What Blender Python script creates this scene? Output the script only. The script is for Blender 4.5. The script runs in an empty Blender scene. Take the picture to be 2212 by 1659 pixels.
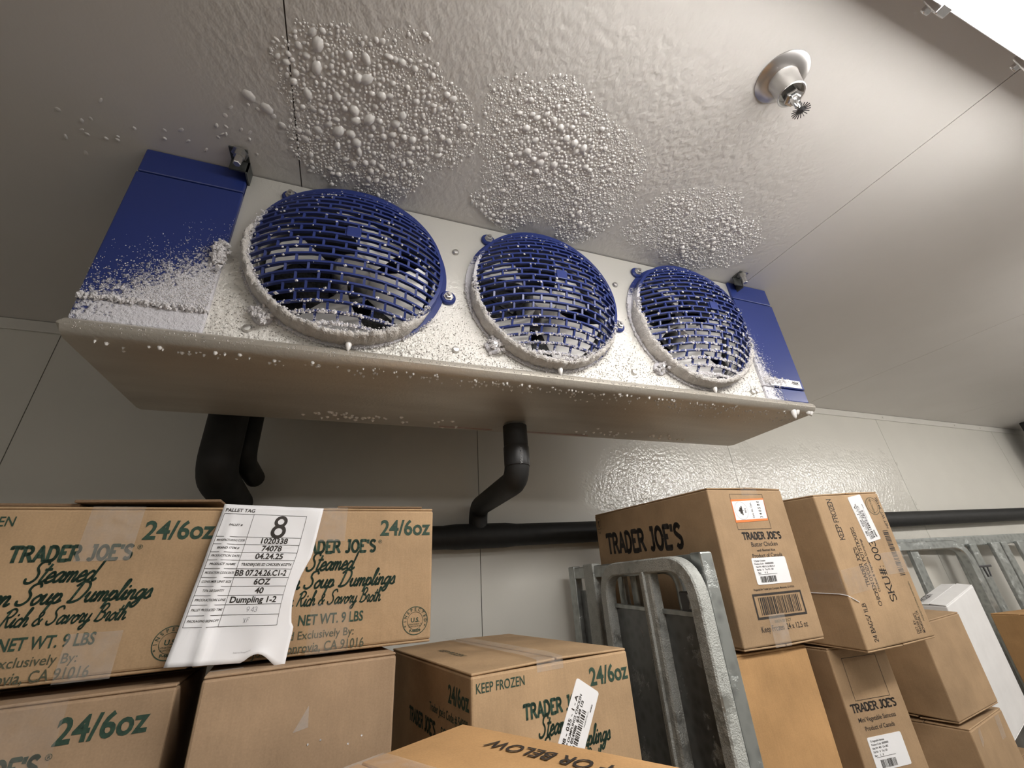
import bpy, bmesh, math, random
from mathutils import Vector, Matrix, noise

random.seed(7)
scene = bpy.context.scene
COL = scene.collection
ZC = 1.70            # camera height above the floor
CEIL = ZC + 0.80     # ceiling height
WALL = 1.466         # back wall y

# ------------------------------------------------------------------ camera
R_ = ((0.93844731, -0.34018778, -0.0599076),
      (0.09637152, 0.42440167, -0.90033091),
      (0.33170646, 0.83913974, 0.43106302))      # right, down, forward in world axes
cam = bpy.data.cameras.new('camera')
cam.sensor_fit = 'HORIZONTAL'; cam.sensor_width = 36.0
cam.lens = 906.159 / 2212.0 * 36.0
cam.clip_start = 0.01
camo = bpy.data.objects.new('camera', cam); COL.objects.link(camo)
m = Matrix.Identity(4)
for i in range(3):
    m[i][0] = R_[0][i]; m[i][1] = -R_[1][i]; m[i][2] = -R_[2][i]
m[0][3], m[1][3], m[2][3] = 0, 0, ZC
camo.matrix_world = m
scene.camera = camo

# ------------------------------------------------------------------ world, exposure
w = bpy.data.worlds.new('world'); scene.world = w; w.use_nodes = True
w.node_tree.nodes['Background'].inputs[0].default_value = (0.9, 0.9, 1.0, 1)
w.node_tree.nodes['Background'].inputs[1].default_value = 0.02
scene.view_settings.view_transform = 'Standard'
scene.view_settings.look = 'None'
scene.view_settings.gamma = 1.0
scene.view_settings.use_curve_mapping = False
scene.view_settings.exposure = 0.05
scene.cycles.max_bounces = 8; scene.cycles.diffuse_bounces = 4; scene.cycles.glossy_bounces = 3; scene.cycles.transparent_max_bounces = 6
scene.cycles.caustics_reflective = False; scene.cycles.caustics_refractive = False
LAMP_POWER = 32.0     # emission strength of the lamp lenses
LAMP_POWER_2 = 8.5     # second row, dimmer tubes

# ------------------------------------------------------------------ materials
MAT = {}
def nodes(name):
    mt = bpy.data.materials.new(name); mt.use_nodes = True
    nt = mt.node_tree; b = nt.nodes['Principled BSDF']
    MAT[name] = mt
    return mt, nt, b
def N(nt, t, **kw):
    n = nt.nodes.new(t)
    for k, v in kw.items():
        if isinstance(v, (int, float, str, bool)) and hasattr(n, k): setattr(n, k, v)
    return n
def coords(nt, kind='Object', scale=(1, 1, 1)):
    tc = N(nt, 'ShaderNodeTexCoord'); mp = N(nt, 'ShaderNodeMapping')
    mp.inputs['Scale'].default_value = scale
    nt.links.new(tc.outputs[kind], mp.inputs[0]); return mp.outputs[0]
def noise_n(nt, vec, scale, detail=3, rough=.55):
    n = N(nt, 'ShaderNodeTexNoise'); n.inputs['Scale'].default_value = scale
    n.inputs['Detail'].default_value = detail; n.inputs['Roughness'].default_value = rough
    nt.links.new(vec, n.inputs['Vector']); return n.outputs['Fac']
def ramp(nt, fac, p0, p1, c0=(0, 0, 0, 1), c1=(1, 1, 1, 1)):
    r = N(nt, 'ShaderNodeValToRGB'); r.color_ramp.elements[0].position = p0; r.color_ramp.elements[1].position = p1
    r.color_ramp.elements[0].color = c0; r.color_ramp.elements[1].color = c1
    nt.links.new(fac, r.inputs[0]); return r.outputs[0]
def math_n(nt, op, a, b=0.0, clamp=False):
    n = N(nt, 'ShaderNodeMath', operation=op); n.use_clamp = clamp
    for i, v in enumerate((a, b)):
        if isinstance(v, (int, float)): n.inputs[i].default_value = v
        else: nt.links.new(v, n.inputs[i])
    return n.outputs[0]
def mixc(nt, fac, a, b):
    n = N(nt, 'ShaderNodeMix', data_type='RGBA')
    for s, v in ((0, fac), (6, a), (7, b)):
        if isinstance(v, (int, float)): n.inputs[s].default_value = v
        elif isinstance(v, tuple): n.inputs[s].default_value = (*v[:3], 1)
        else: nt.links.new(v, n.inputs[s])
    return n.outputs[2]
def bump(nt, b, h, strength=.3, dist=.002, prev=None):
    n = N(nt, 'ShaderNodeBump'); n.inputs['Strength'].default_value = strength; n.inputs['Distance'].default_value = dist
    nt.links.new(h, n.inputs['Height'])
    if prev is not None: nt.links.new(prev, n.inputs['Normal'])
    nt.links.new(n.outputs[0], b.inputs['Normal']); return n.outputs[0]
def simple(name, col, rough=.5, metal=0.0, nscale=0, namt=.08, bstr=0, bscale=60, bdist=.002, spec=.5):
    mt, nt, b = nodes(name)
    b.inputs['Roughness'].default_value = rough; b.inputs['Metallic'].default_value = metal
    b.inputs['Specular IOR Level'].default_value = spec
    v = coords(nt)
    f = noise_n(nt, v, nscale or 12)
    lo = tuple(c * (1 - namt) for c in col); hi = tuple(min(1, c * (1 + namt)) for c in col)
    nt.links.new(ramp(nt, f, .3, .7, (*lo, 1), (*hi, 1)), b.inputs['Base Color'])
    if bstr: bump(nt, b, noise_n(nt, v, bscale, 2), bstr, bdist)
    return mt

def cardboard(name, col, seed):
    mt, nt, b = nodes(name)
    v = coords(nt); mp = N(nt, 'ShaderNodeMapping'); mp.inputs['Location'].default_value = (seed, seed * 2, 0)
    nt.links.new(v, mp.inputs[0]); v = mp.outputs[0]
    mp2 = N(nt, 'ShaderNodeMapping'); mp2.inputs['Scale'].default_value = (60, 60, 5); nt.links.new(v, mp2.inputs[0])
    f1 = noise_n(nt, v, 9, 4); f2 = noise_n(nt, mp2.outputs[0], 4, 3); f3 = noise_n(nt, v, 420, 2)
    f = math_n(nt, 'ADD', math_n(nt, 'MULTIPLY', f1, .62), math_n(nt, 'ADD', math_n(nt, 'MULTIPLY', f2, .13), math_n(nt, 'MULTIPLY', f3, .25)))
    lo = tuple(c * .80 for c in col); hi = tuple(min(1, c * 1.16) for c in col)
    nt.links.new(ramp(nt, f, .35, .65, (*lo, 1), (*hi, 1)), b.inputs['Base Color'])
    b.inputs['Roughness'].default_value = .75; b.inputs['Specular IOR Level'].default_value = .25
    p = bump(nt, b, f1, .6, .006); bump(nt, b, f2, .06, .001, p)
    return mt
cardboard('cardboard_tan', (.45, .305, .175), 1.3)
cardboard('cardboard_brown', (.385, .26, .15), 5.1)
cardboard('cardboard_orange', (.46, .27, .12), 9.7)
cardboard('cardboard_dusty', (.385, .265, .165), 3.2)
simple('cardboard_inner', (.20, .125, .07), .85, bstr=.3, bscale=300)
simple('carton_white', (.78, .77, .76), .6, namt=.04, bstr=.15, bscale=20, bdist=.004)
simple('paper_white', (.83, .83, .85), .5, namt=.03)
simple('label_white', (.86, .86, .87), .45, namt=.02)
simple('label_orange', (.85, .22, .05), .5, namt=.02)
simple('ink_green', (.022, .055, .035), .7, nscale=200, namt=.35)
simple('ink_olive', (.07, .075, .045), .7, nscale=200, namt=.3)
simple('ink_black', (.03, .024, .02), .6, nscale=200, namt=.35)
simple('ink_grey', (.33, .33, .34), .6, nscale=200, namt=.25)
simple('ink_pencil', (.25, .25, .27), .6, nscale=200, namt=.25)

def wall_mat(name, col, region):
    """white embossed cooler panel; region: (x0,x1,z0,z1) where a film of frost roughens the wall"""
    mt, nt, b = nodes(name)
    g = N(nt, 'ShaderNodeNewGeometry'); v = g.outputs['Position']
    sep = N(nt, 'ShaderNodeSeparateXYZ'); nt.links.new(v, sep.inputs[0])
    f = noise_n(nt, v, 3, 3)
    lo = tuple(c * .96 for c in col); hi = tuple(c * 1.03 for c in col)
    nt.links.new(ramp(nt, f, .3, .7, (*lo, 1), (*hi, 1)), b.inputs['Base Color'])
    b.inputs['Specular IOR Level'].default_value = .5
    fine = noise_n(nt, v, 260, 2)
    if region:
        x0, x1, z0, z1 = region
        def band(s, a, c, soft):
            m1 = N(nt, 'ShaderNodeMapRange'); m1.inputs[1].default_value = a - soft; m1.inputs[2].default_value = a + soft; nt.links.new(s, m1.inputs[0])
            m2 = N(nt, 'ShaderNodeMapRange'); m2.inputs[1].default_value = c + soft; m2.inputs[2].default_value = c - soft; nt.links.new(s, m2.inputs[0])
            return math_n(nt, 'MULTIPLY', m1.outputs[0], m2.outputs[0])
        wob = math_n(nt, 'MULTIPLY', math_n(nt, 'SUBTRACT', noise_n(nt, v, 7, 5, .65), .5), .7)
        msk = math_n(nt, 'MULTIPLY', band(math_n(nt, 'ADD', sep.outputs[0], wob), x0, x1, .12), band(math_n(nt, 'ADD', sep.outputs[2], math_n(nt, 'MULTIPLY', wob, .4)), z0, z1, .11))
        film = noise_n(nt, v, 80, 2, .5)
        rr = N(nt, 'ShaderNodeMapRange'); rr.inputs[3].default_value = .38; rr.inputs[4].default_value = .10; nt.links.new(msk, rr.inputs[0])
        nt.links.new(rr.outputs[0], b.inputs['Roughness'])
        nt.links.new(math_n(nt, 'ADD', .5, math_n(nt, 'MULTIPLY', msk, .45)), b.inputs['Specular IOR Level'])
        p = bump(nt, b, fine, .08, .001)
        bump(nt, b, math_n(nt, 'MULTIPLY', math_n(nt, 'SUBTRACT', film, .5), msk), 1.0, .0026, p)
    else:
        b.inputs['Roughness'].default_value = .4
        bump(nt, b, fine, .08, .001)
    return mt
wall_mat('wall_white', (.66, .64, .58), (.98, 2.88, ZC + .05, ZC + .53))
wall_mat('wall_plain', (.66, .64, .59), None)

# ceiling: embossed white sheet, with rippled ice film in front of the fans
mt, nt, b = nodes('ceiling_white')
g = N(nt, 'ShaderNodeNewGeometry'); v = g.outputs['Position']
f = noise_n(nt, v, 2.2, 3)
nt.links.new(ramp(nt, f, .3, .7, (.69, .665, .63, 1), (.74, .715, .685, 1)), b.inputs['Base Color'])
b.inputs['Roughness'].default_value = .45
mp = N(nt, 'ShaderNodeMapping'); mp.inputs['Rotation'].default_value = (0, 0, .6); mp.inputs['Scale'].default_value = (1, .8, 0); nt.links.new(v, mp.inputs[0])
fine = noise_n(nt, mp.outputs[0], 170, 2, .5); mid = noise_n(nt, mp.outputs[0], 80, 2, .5)
sep = N(nt, 'ShaderNodeSeparateXYZ'); nt.links.new(v, sep.inputs[0])
def blob(cx, cy, rx, ry):
    dx = math_n(nt, 'DIVIDE', math_n(nt, 'SUBTRACT', sep.outputs[0], cx), rx); dy = math_n(nt, 'DIVIDE', math_n(nt, 'SUBTRACT', sep.outputs[1], cy), ry)
    d = math_n(nt, 'ADD', math_n(nt, 'MULTIPLY', dx, dx), math_n(nt, 'MULTIPLY', dy, dy))
    return math_n(nt, 'SUBTRACT', 1.0, d, True)
msk = math_n(nt, 'MAXIMUM', blob(.42, .42, .75, .36), math_n(nt, 'MAXIMUM', blob(-.05, .45, .30, .38), blob(.75, .55, .4, .25)))
p = bump(nt, b, fine, .10, .0015)
bump(nt, b, math_n(nt, 'MULTIPLY', mid, msk), .42, .007, p)

simple('trim_white', (.66, .64, .59), .4, namt=.03)
simple('floor_grey', (.28, .27, .26), .55, namt=.15, bstr=.2)
simple('seam_dark', (.16, .15, .14), .8)
simple('pipe_black', (.012, .012, .012), .62, nscale=30, namt=.3, bstr=.15, bscale=40, bdist=.003)
simple('pipe_tape', (.02, .02, .021), .4, namt=.2)
simple('pipe_print', (.16, .16, .16), .6)
simple('black_void', (.006, .006, .007), .7)
simple('steel_bright', (.72, .72, .72), .18, 1.0, namt=.06)
simple('steel_brushed', (.60, .58, .57), .30, 1.0, namt=.08)
simple('steel_satin', (.62, .61, .59), .38, 1.0, namt=.08)
simple('bracket_grey', (.10, .105, .10), .5, .6, nscale=60, namt=.3)
simple('steel_dark', (.10, .10, .105), .4, .8)
simple('copper_pinkish', (.42, .30, .27), .6, 0, namt=.15)
simple('ice', (.79, .77, .75), .2, 0, nscale=60, namt=.05, spec=.6)
simple('frost', (.72, .70, .71), .85, 0, nscale=90, namt=.10, bstr=.9, bscale=260, bdist=.004)
simple('frost_taupe', (.58, .55, .52), .85, 0, nscale=60, namt=.16, bstr=.9, bscale=240, bdist=.004)  # darker, warmer tone than the plain frost
simple('fan_blade', (.72, .70, .68), .45, .25, namt=.10)
simple('fan_motor', (.025, .025, .028), .5)
simple('coil_fin', (.10, .10, .10), .5, .7, nscale=150, namt=.4)
simple('tape_label', (.8, .8, .82), .4)

def tape(name, alpha):
    mt, nt, b = nodes(name)
    v = coords(nt)
    b.inputs['Base Color'].default_value = (.72, .66, .60, 1); b.inputs['Roughness'].default_value = .22
    a = ramp(nt, noise_n(nt, v, 55, 3), .35, .75, (alpha * .6,) * 3 + (1,), (alpha * 1.5,) * 3 + (1,))
    nt.links.new(a, b.inputs['Alpha'])
    bump(nt, b, noise_n(nt, v, 90, 2), .25, .002)
tape('tape_clear', .13); tape('tape_frosty', .22)

def galvanised(name, col, frost):
    mt, nt, b = nodes(name)
    v = coords(nt)
    vo = N(nt, 'ShaderNodeTexVoronoi'); vo.inputs['Scale'].default_value = 45; nt.links.new(v, vo.inputs['Vector'])
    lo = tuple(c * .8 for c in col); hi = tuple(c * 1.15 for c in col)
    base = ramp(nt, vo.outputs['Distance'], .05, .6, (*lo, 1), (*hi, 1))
    fz = noise_n(nt, v, 14, 5, .7); fr = ramp(nt, fz, .62 - frost * .35, .70 - frost * .3)
    fg = noise_n(nt, v, 330, 2)
    fm = math_n(nt, 'MULTIPLY', fr, ramp(nt, fg, .15, .75))
    nt.links.new(mixc(nt, math_n(nt, 'MULTIPLY', fm, .8), base, (.52, .53, .50)), b.inputs['Base Color'])
    nt.links.new(math_n(nt, 'SUBTRACT', .75, math_n(nt, 'MULTIPLY', fm, .75)), b.inputs['Metallic'])
    nt.links.new(math_n(nt, 'ADD', .36, math_n(nt, 'MULTIPLY', fm, .5)), b.inputs['Roughness'])
    bump(nt, b, fm, .5, .003)
galvanised('galvanised', (.36, .38, .37), .15)
galvanised('galvanised_frost', (.34, .35, .33), .70)
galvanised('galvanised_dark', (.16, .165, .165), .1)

def blue_paint(name, mask):
    """blue enamel with rime: mask(nt, position separate node)-> 0..1 field"""
    mt, nt, b = nodes(name)
    tc = N(nt, 'ShaderNodeTexCoord'); v = tc.outputs['Object']
    sep = N(nt, 'ShaderNodeSeparateXYZ'); nt.links.new(v, sep.inputs[0])
    k = mask(nt, sep)
    g1 = noise_n(nt, v, 230, 2); g2 = noise_n(nt, v, 95, 3)
    gg = math_n(nt, 'ADD', math_n(nt, 'MULTIPLY', g1, .55), math_n(nt, 'MULTIPLY', g2, .45))
    d = math_n(nt, 'ADD', gg, math_n(nt, 'SUBTRACT', k, .5))
    fr = ramp(nt, d, .50, .66)
    nt.links.new(mixc(nt, fr, (.020, .036, .170), (.66, .65, .69)), b.inputs['Base Color'])
    nt.links.new(math_n(nt, 'ADD', .32, math_n(nt, 'MULTIPLY', fr, .55)), b.inputs['Roughness'])
    bump(nt, b, math_n(nt, 'MULTIPLY', gg, fr), .8, .006)
def ramp_lin(nt, s, a, c):
    m1 = N(nt, 'ShaderNodeMapRange'); m1.inputs[1].default_value = a; m1.inputs[2].default_value = c; nt.links.new(s, m1.inputs[0]); return m1.outputs[0]
# rime blown from the fans over the lower inner corner of each end cover (object space = cover centre line)
def mk_left(nt, s):
    e = math_n(nt, 'SUBTRACT', s.outputs[2], math_n(nt, 'MULTIPLY', s.outputs[0], .75))   # low z, high x -> frost
    return math_n(nt, 'MULTIPLY', ramp_lin(nt, e, .28, -.02), .95)
def mk_right(nt, s):
    e = math_n(nt, 'ADD', math_n(nt, 'MULTIPLY', s.outputs[2], .32), math_n(nt, 'MULTIPLY', s.outputs[0], 1.1))
    return math_n(nt, 'MULTIPLY', ramp_lin(nt, e, .09, -.06), .72)
def mk_guard(nt, s):
    return math_n(nt, 'MULTIPLY', ramp_lin(nt, s.outputs[2], -.06, -.17), .62)
def mk_none(nt, s):
    return math_n(nt, 'MULTIPLY', s.outputs[2], 0.0)
def mk_ring(nt, s):
    e = math_n(nt, 'ADD', s.outputs[2], math_n(nt, 'MULTIPLY', s.outputs[0], .8))
    return math_n(nt, 'MULTIPLY', ramp_lin(nt, e, .06, -.10), .8)
blue_paint('blue_left', mk_left); blue_paint('blue_right', mk_right)
blue_paint('blue_guard', mk_guard); blue_paint('blue_plain', mk_none); blue_paint('blue_ring', mk_ring)

# frosted front sheet of the cooler
mt, nt, b = nodes('face_sheet')
tc = N(nt, 'ShaderNodeTexCoord'); v = tc.outputs['Object']
sep = N(nt, 'ShaderNodeSeparateXYZ'); nt.links.new(v, sep.inputs[0])
low = ramp_lin(nt, sep.outputs[2], .26, .12)
f1 = noise_n(nt, v, 130, 3); f2 = noise_n(nt, v, 9, 3)
fr = math_n(nt, 'MULTIPLY', low, ramp(nt, f2, .25, .55))
nt.links.new(mixc(nt, fr, (.66, .645, .60), (.80, .775, .73)), b.inputs['Base Color'])
nt.links.new(math_n(nt, 'SUBTRACT', .45, math_n(nt, 'MULTIPLY', fr, .42)), b.inputs['Metallic'])
b.inputs['Roughness'].default_value = .42
bump(nt, b, math_n(nt, 'MULTIPLY', f1, math_n(nt, 'ADD', .15, low)), .75, .006)
mt, nt, b = nodes('pan_sheet')
v = coords(nt)
mp = N(nt, 'ShaderNodeMapping'); mp.inputs['Scale'].default_value = (1, 6, 6); nt.links.new(v, mp.inputs[0])
f1 = noise_n(nt, mp.outputs[0], 3, 4); f2 = noise_n(nt, v, 140, 3)
nt.links.new(ramp(nt, f1, .3, .7, (.50, .46, .40, 1), (.60, .565, .50, 1)), b.inputs['Base Color'])
b.inputs['Metallic'].default_value = .55; b.inputs['Roughness'].default_value = .38
bump(nt, b, f2, .22, .003)

for nm_, pw_ in (('lamp_lens', LAMP_POWER), ('lamp_lens_dim', LAMP_POWER_2)):
    mt, nt, b = nodes(nm_)
    b.inputs['Base Color'].default_value = (.9, .9, .9, 1)
    b.inputs['Emission Color'].default_value = (1.0, .97, .935, 1)
    b.inputs['Emission Strength'].default_value = pw_
simple('lamp_housing', (.72, .71, .72), .4, namt=.02)

# ------------------------------------------------------------------ mesh helpers
class MB:
    def __init__(s): s.v = []; s.f = []
    def add(s, vs, fs):
        o = len(s.v); s.v += [tuple(x) for x in vs]; s.f += [tuple(i + o for i in f) for f in fs]; return s
    def box(s, x0, x1, y0, y1, z0, z1):
        vs = [(x, y, z) for z in (z0, z1) for y in (y0, y1) for x in (x0, x1)]
        return s.add(vs, [(0, 2, 3, 1), (4, 5, 7, 6), (0, 1, 5, 4), (2, 6, 7, 3), (0, 4, 6, 2), (1, 3, 7, 5)])
    def tube(s, path, r, n=10, cap=True, flat=1.0, up=None):
        P = [Vector(p) for p in path]; rs = r if isinstance(r, (list, tuple)) else [r] * len(P)
        rings = []; last = None
        for i, p in enumerate(P):
            t = (P[min(i + 1, len(P) - 1)] - P[max(i - 1, 0)]).normalized()
            if last is None:
                a = Vector(up) if up else (Vector((0, 0, 1)) if abs(t.z) < .9 else Vector((1, 0, 0)))
                a = (a - t * a.dot(t)).normalized()
            else:
                a = (last - t * last.dot(t)).normalized()
            last = a; b = t.cross(a)
            rings.append([p + (a * math.cos(2 * math.pi * k / n + math.pi / n) + b * math.sin(2 * math.pi * k / n + math.pi / n) * flat) * rs[i] for k in range(n)])
        vs = [q for rg in rings for q in rg]
        fs = []
        for i in range(len(P) - 1):
            for k in range(n):
                k2 = (k + 1) % n
                fs.append((i * n + k, i * n + k2, (i + 1) * n + k2, (i + 1) * n + k))
        if cap:
            fs.append(tuple(range(n - 1, -1, -1))); fs.append(tuple((len(P) - 1) * n + k for k in range(n)))
        return s.add(vs, fs)
    def lathe(s, prof, n=24, M=None):
        """profile of (r, h) around local z; M places it"""
        vs = []; fs = []
        for r, h in prof:
            for k in range(n):
                a = 2 * math.pi * k / n; vs.append(Vector((r * math.cos(a), r * math.sin(a), h)))
        if M: vs = [M @ q for q in vs]
        for i in range(len(prof) - 1):
            for k in range(n):
                k2 = (k + 1) % n; fs.append((i * n + k, i * n + k2, (i + 1) * n + k2, (i + 1) * n + k))
        fs.append(tuple(range(n - 1, -1, -1))); fs.append(tuple((len(prof) - 1) * n + k for k in range(n)))
        return s.add(vs, fs)
    def build(s, name, mat, parent=None, smooth=False, bevel=0, seg=2, loc=None):
        me = bpy.data.meshes.new(name); me.from_pydata(s.v, [], s.f); me.update()
        bm = bmesh.new(); bm.from_mesh(me); bmesh.ops.recalc_face_normals(bm, faces=bm.faces)
        if bevel: bmesh.ops.bevel(bm, geom=list(bm.edges), offset=bevel, segments=seg, affect='EDGES', profile=.5)
        bm.to_mesh(me); bm.free()
        if smooth:
            for p in me.polygons: p.use_smooth = True
            if smooth != 'all': 
                try: me.set_sharp_from_angle(angle=math.radians(40))
                except Exception: pass
        me.materials.append(MAT[mat] if isinstance(mat, str) else mat)
        o = bpy.data.objects.new(name, me); COL.objects.link(o)
        if parent: o.parent = parent
        if loc: o.location = loc
        return o
def tag(o, label=None, cat=None, group=None, kind=None):
    if label: o['label'] = label
    if cat: o['category'] = cat
    if group: o['group'] = group
    if kind: o['kind'] = kind
    return o
def empty(name, loc, rot=(0, 0, 0), label=None, cat=None, group=None):
    o = bpy.data.objects.new(name, None); COL.objects.link(o); o.location = loc; o.rotation_euler = rot
    o.empty_display_size = .05
    return tag(o, label, cat, group)
def copy_part(src, parent):
    c = src.copy(); COL.objects.link(c); c.parent = parent; return c
def rounded(pts, rad, n=6):
    """round the corners of a 3D polyline"""
    P = [Vector(p) for p in pts]; out = [P[0]]
    for i in range(1, len(P) - 1):
        a = (P[i - 1] - P[i]).normalized(); b = (P[i + 1] - P[i]).normalized()
        A = P[i] + a * rad; B = P[i] + b * rad
        for k in range(n + 1):
            t = k / n; out.append(A * (1 - t) ** 2 + P[i] * 2 * t * (1 - t) + B * t * t)
    out.append(P[-1]); return out

# ------------------------------------------------------------------ text helpers
def bfont(text, size, bold=0.0, shear=0.0, align='LEFT', space=1.0):
    cu = bpy.data.curves.new('t', 'FONT'); cu.body = text; cu.size = size / .69; cu.shear = shear; cu.offset = bold
    cu.align_x = align; cu.resolution_u = 3; cu.space_character = space
    ob = bpy.data.objects.new('t', cu); COL.objects.link(ob)
    dg = bpy.context.evaluated_depsgraph_get(); me = bpy.data.meshes.new_from_object(ob.evaluated_get(dg))
    vs = [(v.co.x, v.co.y) for v in me.vertices]; fs = [tuple(p.vertices) for p in me.polygons]
    bpy.data.objects.remove(ob); bpy.data.curves.remove(cu); bpy.data.meshes.remove(me)
    return vs, fs
def arc(cx, cy, rx, ry, a0, a1, n=10):
    return [(cx + rx * math.cos(math.radians(a0 + (a1 - a0) * k / n)), cy + ry * math.sin(math.radians(a0 + (a1 - a0) * k / n))) for k in range(n + 1)]
SLAB = {
 'A': (.80, [[(.05, 0), (.4, 1), (.75, 0)], [(.18, .33), (.62, .33)]]),
 'B': (.72, [[(.1, 0), (.1, 1)], [(.1, 1)] + arc(.38, .77, .22, .23, 90, -90, 6) + [(.1, .54)], [(.1, .54)] + arc(.4, .27, .25, .27, 90, -90, 6) + [(.1, 0)]]),
 'C': (.74, [arc(.42, .5, .36, .5, 45, 315, 14)]),
 'D': (.78, [[(.1, 0), (.1, 1)], [(.1, 1)] + arc(.34, .5, .36, .5, 90, -90, 10) + [(.1, 0)]]),
 'E': (.68, [[(.62, .86), (.62, 1), (.1, 1), (.1, 0), (.64, 0), (.64, .14)], [(.1, .52), (.46, .52)]]),
 'F': (.66, [[(.62, .86), (.62, 1), (.1, 1), (.1, 0)], [(.1, .52), (.46, .52)]]),
 'G': (.80, [arc(.42, .5, .36, .5, 45, 300, 14) + [(.7, .12), (.7, .44)], [(.48, .44), (.78, .44)]]),
 'H': (.80, [[(.1, 0), (.1, 1)], [(.7, 0), (.7, 1)], [(.1, .5), (.7, .5)]]),
 'I': (.34, [[(.17, 0), (.17, 1)]]),
 'J': (.58, [[(.44, 1), (.44, .25)] + arc(.25, .22, .19, .22, 0, -150, 7), [(.2, 1), (.6, 1)]]),
 'K': (.78, [[(.1, 0), (.1, 1)], [(.66, 1), (.1, .40)], [(.28, .58), (.72, 0)]]),
 'L': (.66, [[(.1, 1), (.1, 0), (.62, 0), (.62, .18)]]),
 'N': (.82, [[(.1, 0), (.1, 1), (.7, 0), (.7, 1)]]),
 'O': (.84, [arc(.42, .5, .36, .5, 0, 360, 18)]),
 'P': (.70, [[(.1, 0), (.1, 1)], [(.1, 1)] + arc(.38, .75, .26, .25, 90, -90, 7) + [(.1, .5)]]),
 'R': (.78, [[(.1, 0), (.1, 1)], [(.1, 1)] + arc(.38, .75, .26, .25, 90, -90, 7) + [(.1, .5)], [(.38, .5), (.72, 0)]]),
 'S': (.70, [[(.6, .84)] + arc(.33, .75, .27, .25, 50, 200, 8) + [(.2, .58), (.46, .44)] + arc(.33, .26, .27, .26, 30, -150, 8)]),
 'T': (.80, [[(.05, .84), (.05, 1), (.75, 1), (.75, .84)], [(.4, 1), (.4, 0)]]),
 'U': (.80, [[(.1, 1), (.1, .28)] + arc(.4, .28, .3, .28, 180, 360, 9) + [(.7, 1)]]),
 'V': (.80, [[(.05, 1), (.4, 0), (.75, 1)]]),
 'Y': (.76, [[(.06, 1), (.38, .5), (.7, 1)], [(.38, .5), (.38, 0)]]),
 'Z': (.72, [[(.08, .84), (.08, 1), (.65, 1), (.05, 0), (.66, 0), (.66, .16)]]),
 "'": (.26, [[(.13, 1), (.10, .72)]]), ':': (.3, [[(.12, .12), (.12, .2)], [(.12, .6), (.12, .68)]]),
 '/': (.46, [[(.04, -.05), (.42, 1.05)]]), ' ': (.36, []), '.': (.28, [[(.1, .03), (.14, .03)]]),
 '#': (.76, [[(.22, 0), (.34, 1)], [(.46, 0), (.58, 1)], [(.06, .33), (.68, .33)], [(.1, .67), (.72, .67)]]),
 '&': (.82, [[(.72, .42), (.4, .02), (.14, .08), (.1, .3), (.5, .7), (.42, .96), (.24, .9), (.24, .7), (.74, 0)]]),
 '0': (.66, [arc(.33, .5, .25, .5, 0, 360, 16)]),
 '1': (.5, [[(.08, .8), (.26, 1), (.26, 0)]]),
 '2': (.66, [arc(.32, .72, .25, .28, 170, -30, 8) + [(.06, 0), (.6, 0)]]),
 '3': (.64, [arc(.3, .75, .24, .25, 160, -90, 8) + arc(.3, .25, .27, .25, 90, -165, 8)]),
 '4': (.68, [[(.46, 0), (.46, 1), (.04, .3), (.64, .3)]]),
 '5': (.64, [[(.56, 1), (.14, 1), (.1, .56)] + arc(.3, .32, .27, .32, 110, -160, 9)]),
 '6': (.66, [[(.5, .98), (.2, .7), (.08, .35)] + arc(.33, .3, .25, .3, 170, -190, 14)]),
 '7': (.6, [[(.06, 1), (.58, 1), (.24, 0)]]),
 '8': (.64, [arc(.32, .75, .21, .25, 0, 360, 12), arc(.32, .26, .26, .26, 0, 360, 12)]),
 '9': (.66, [arc(.32, .7, .25, .3, 0, 360, 14), [(.57, .68), (.46, .3), (.2, .02)]]),
}
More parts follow.
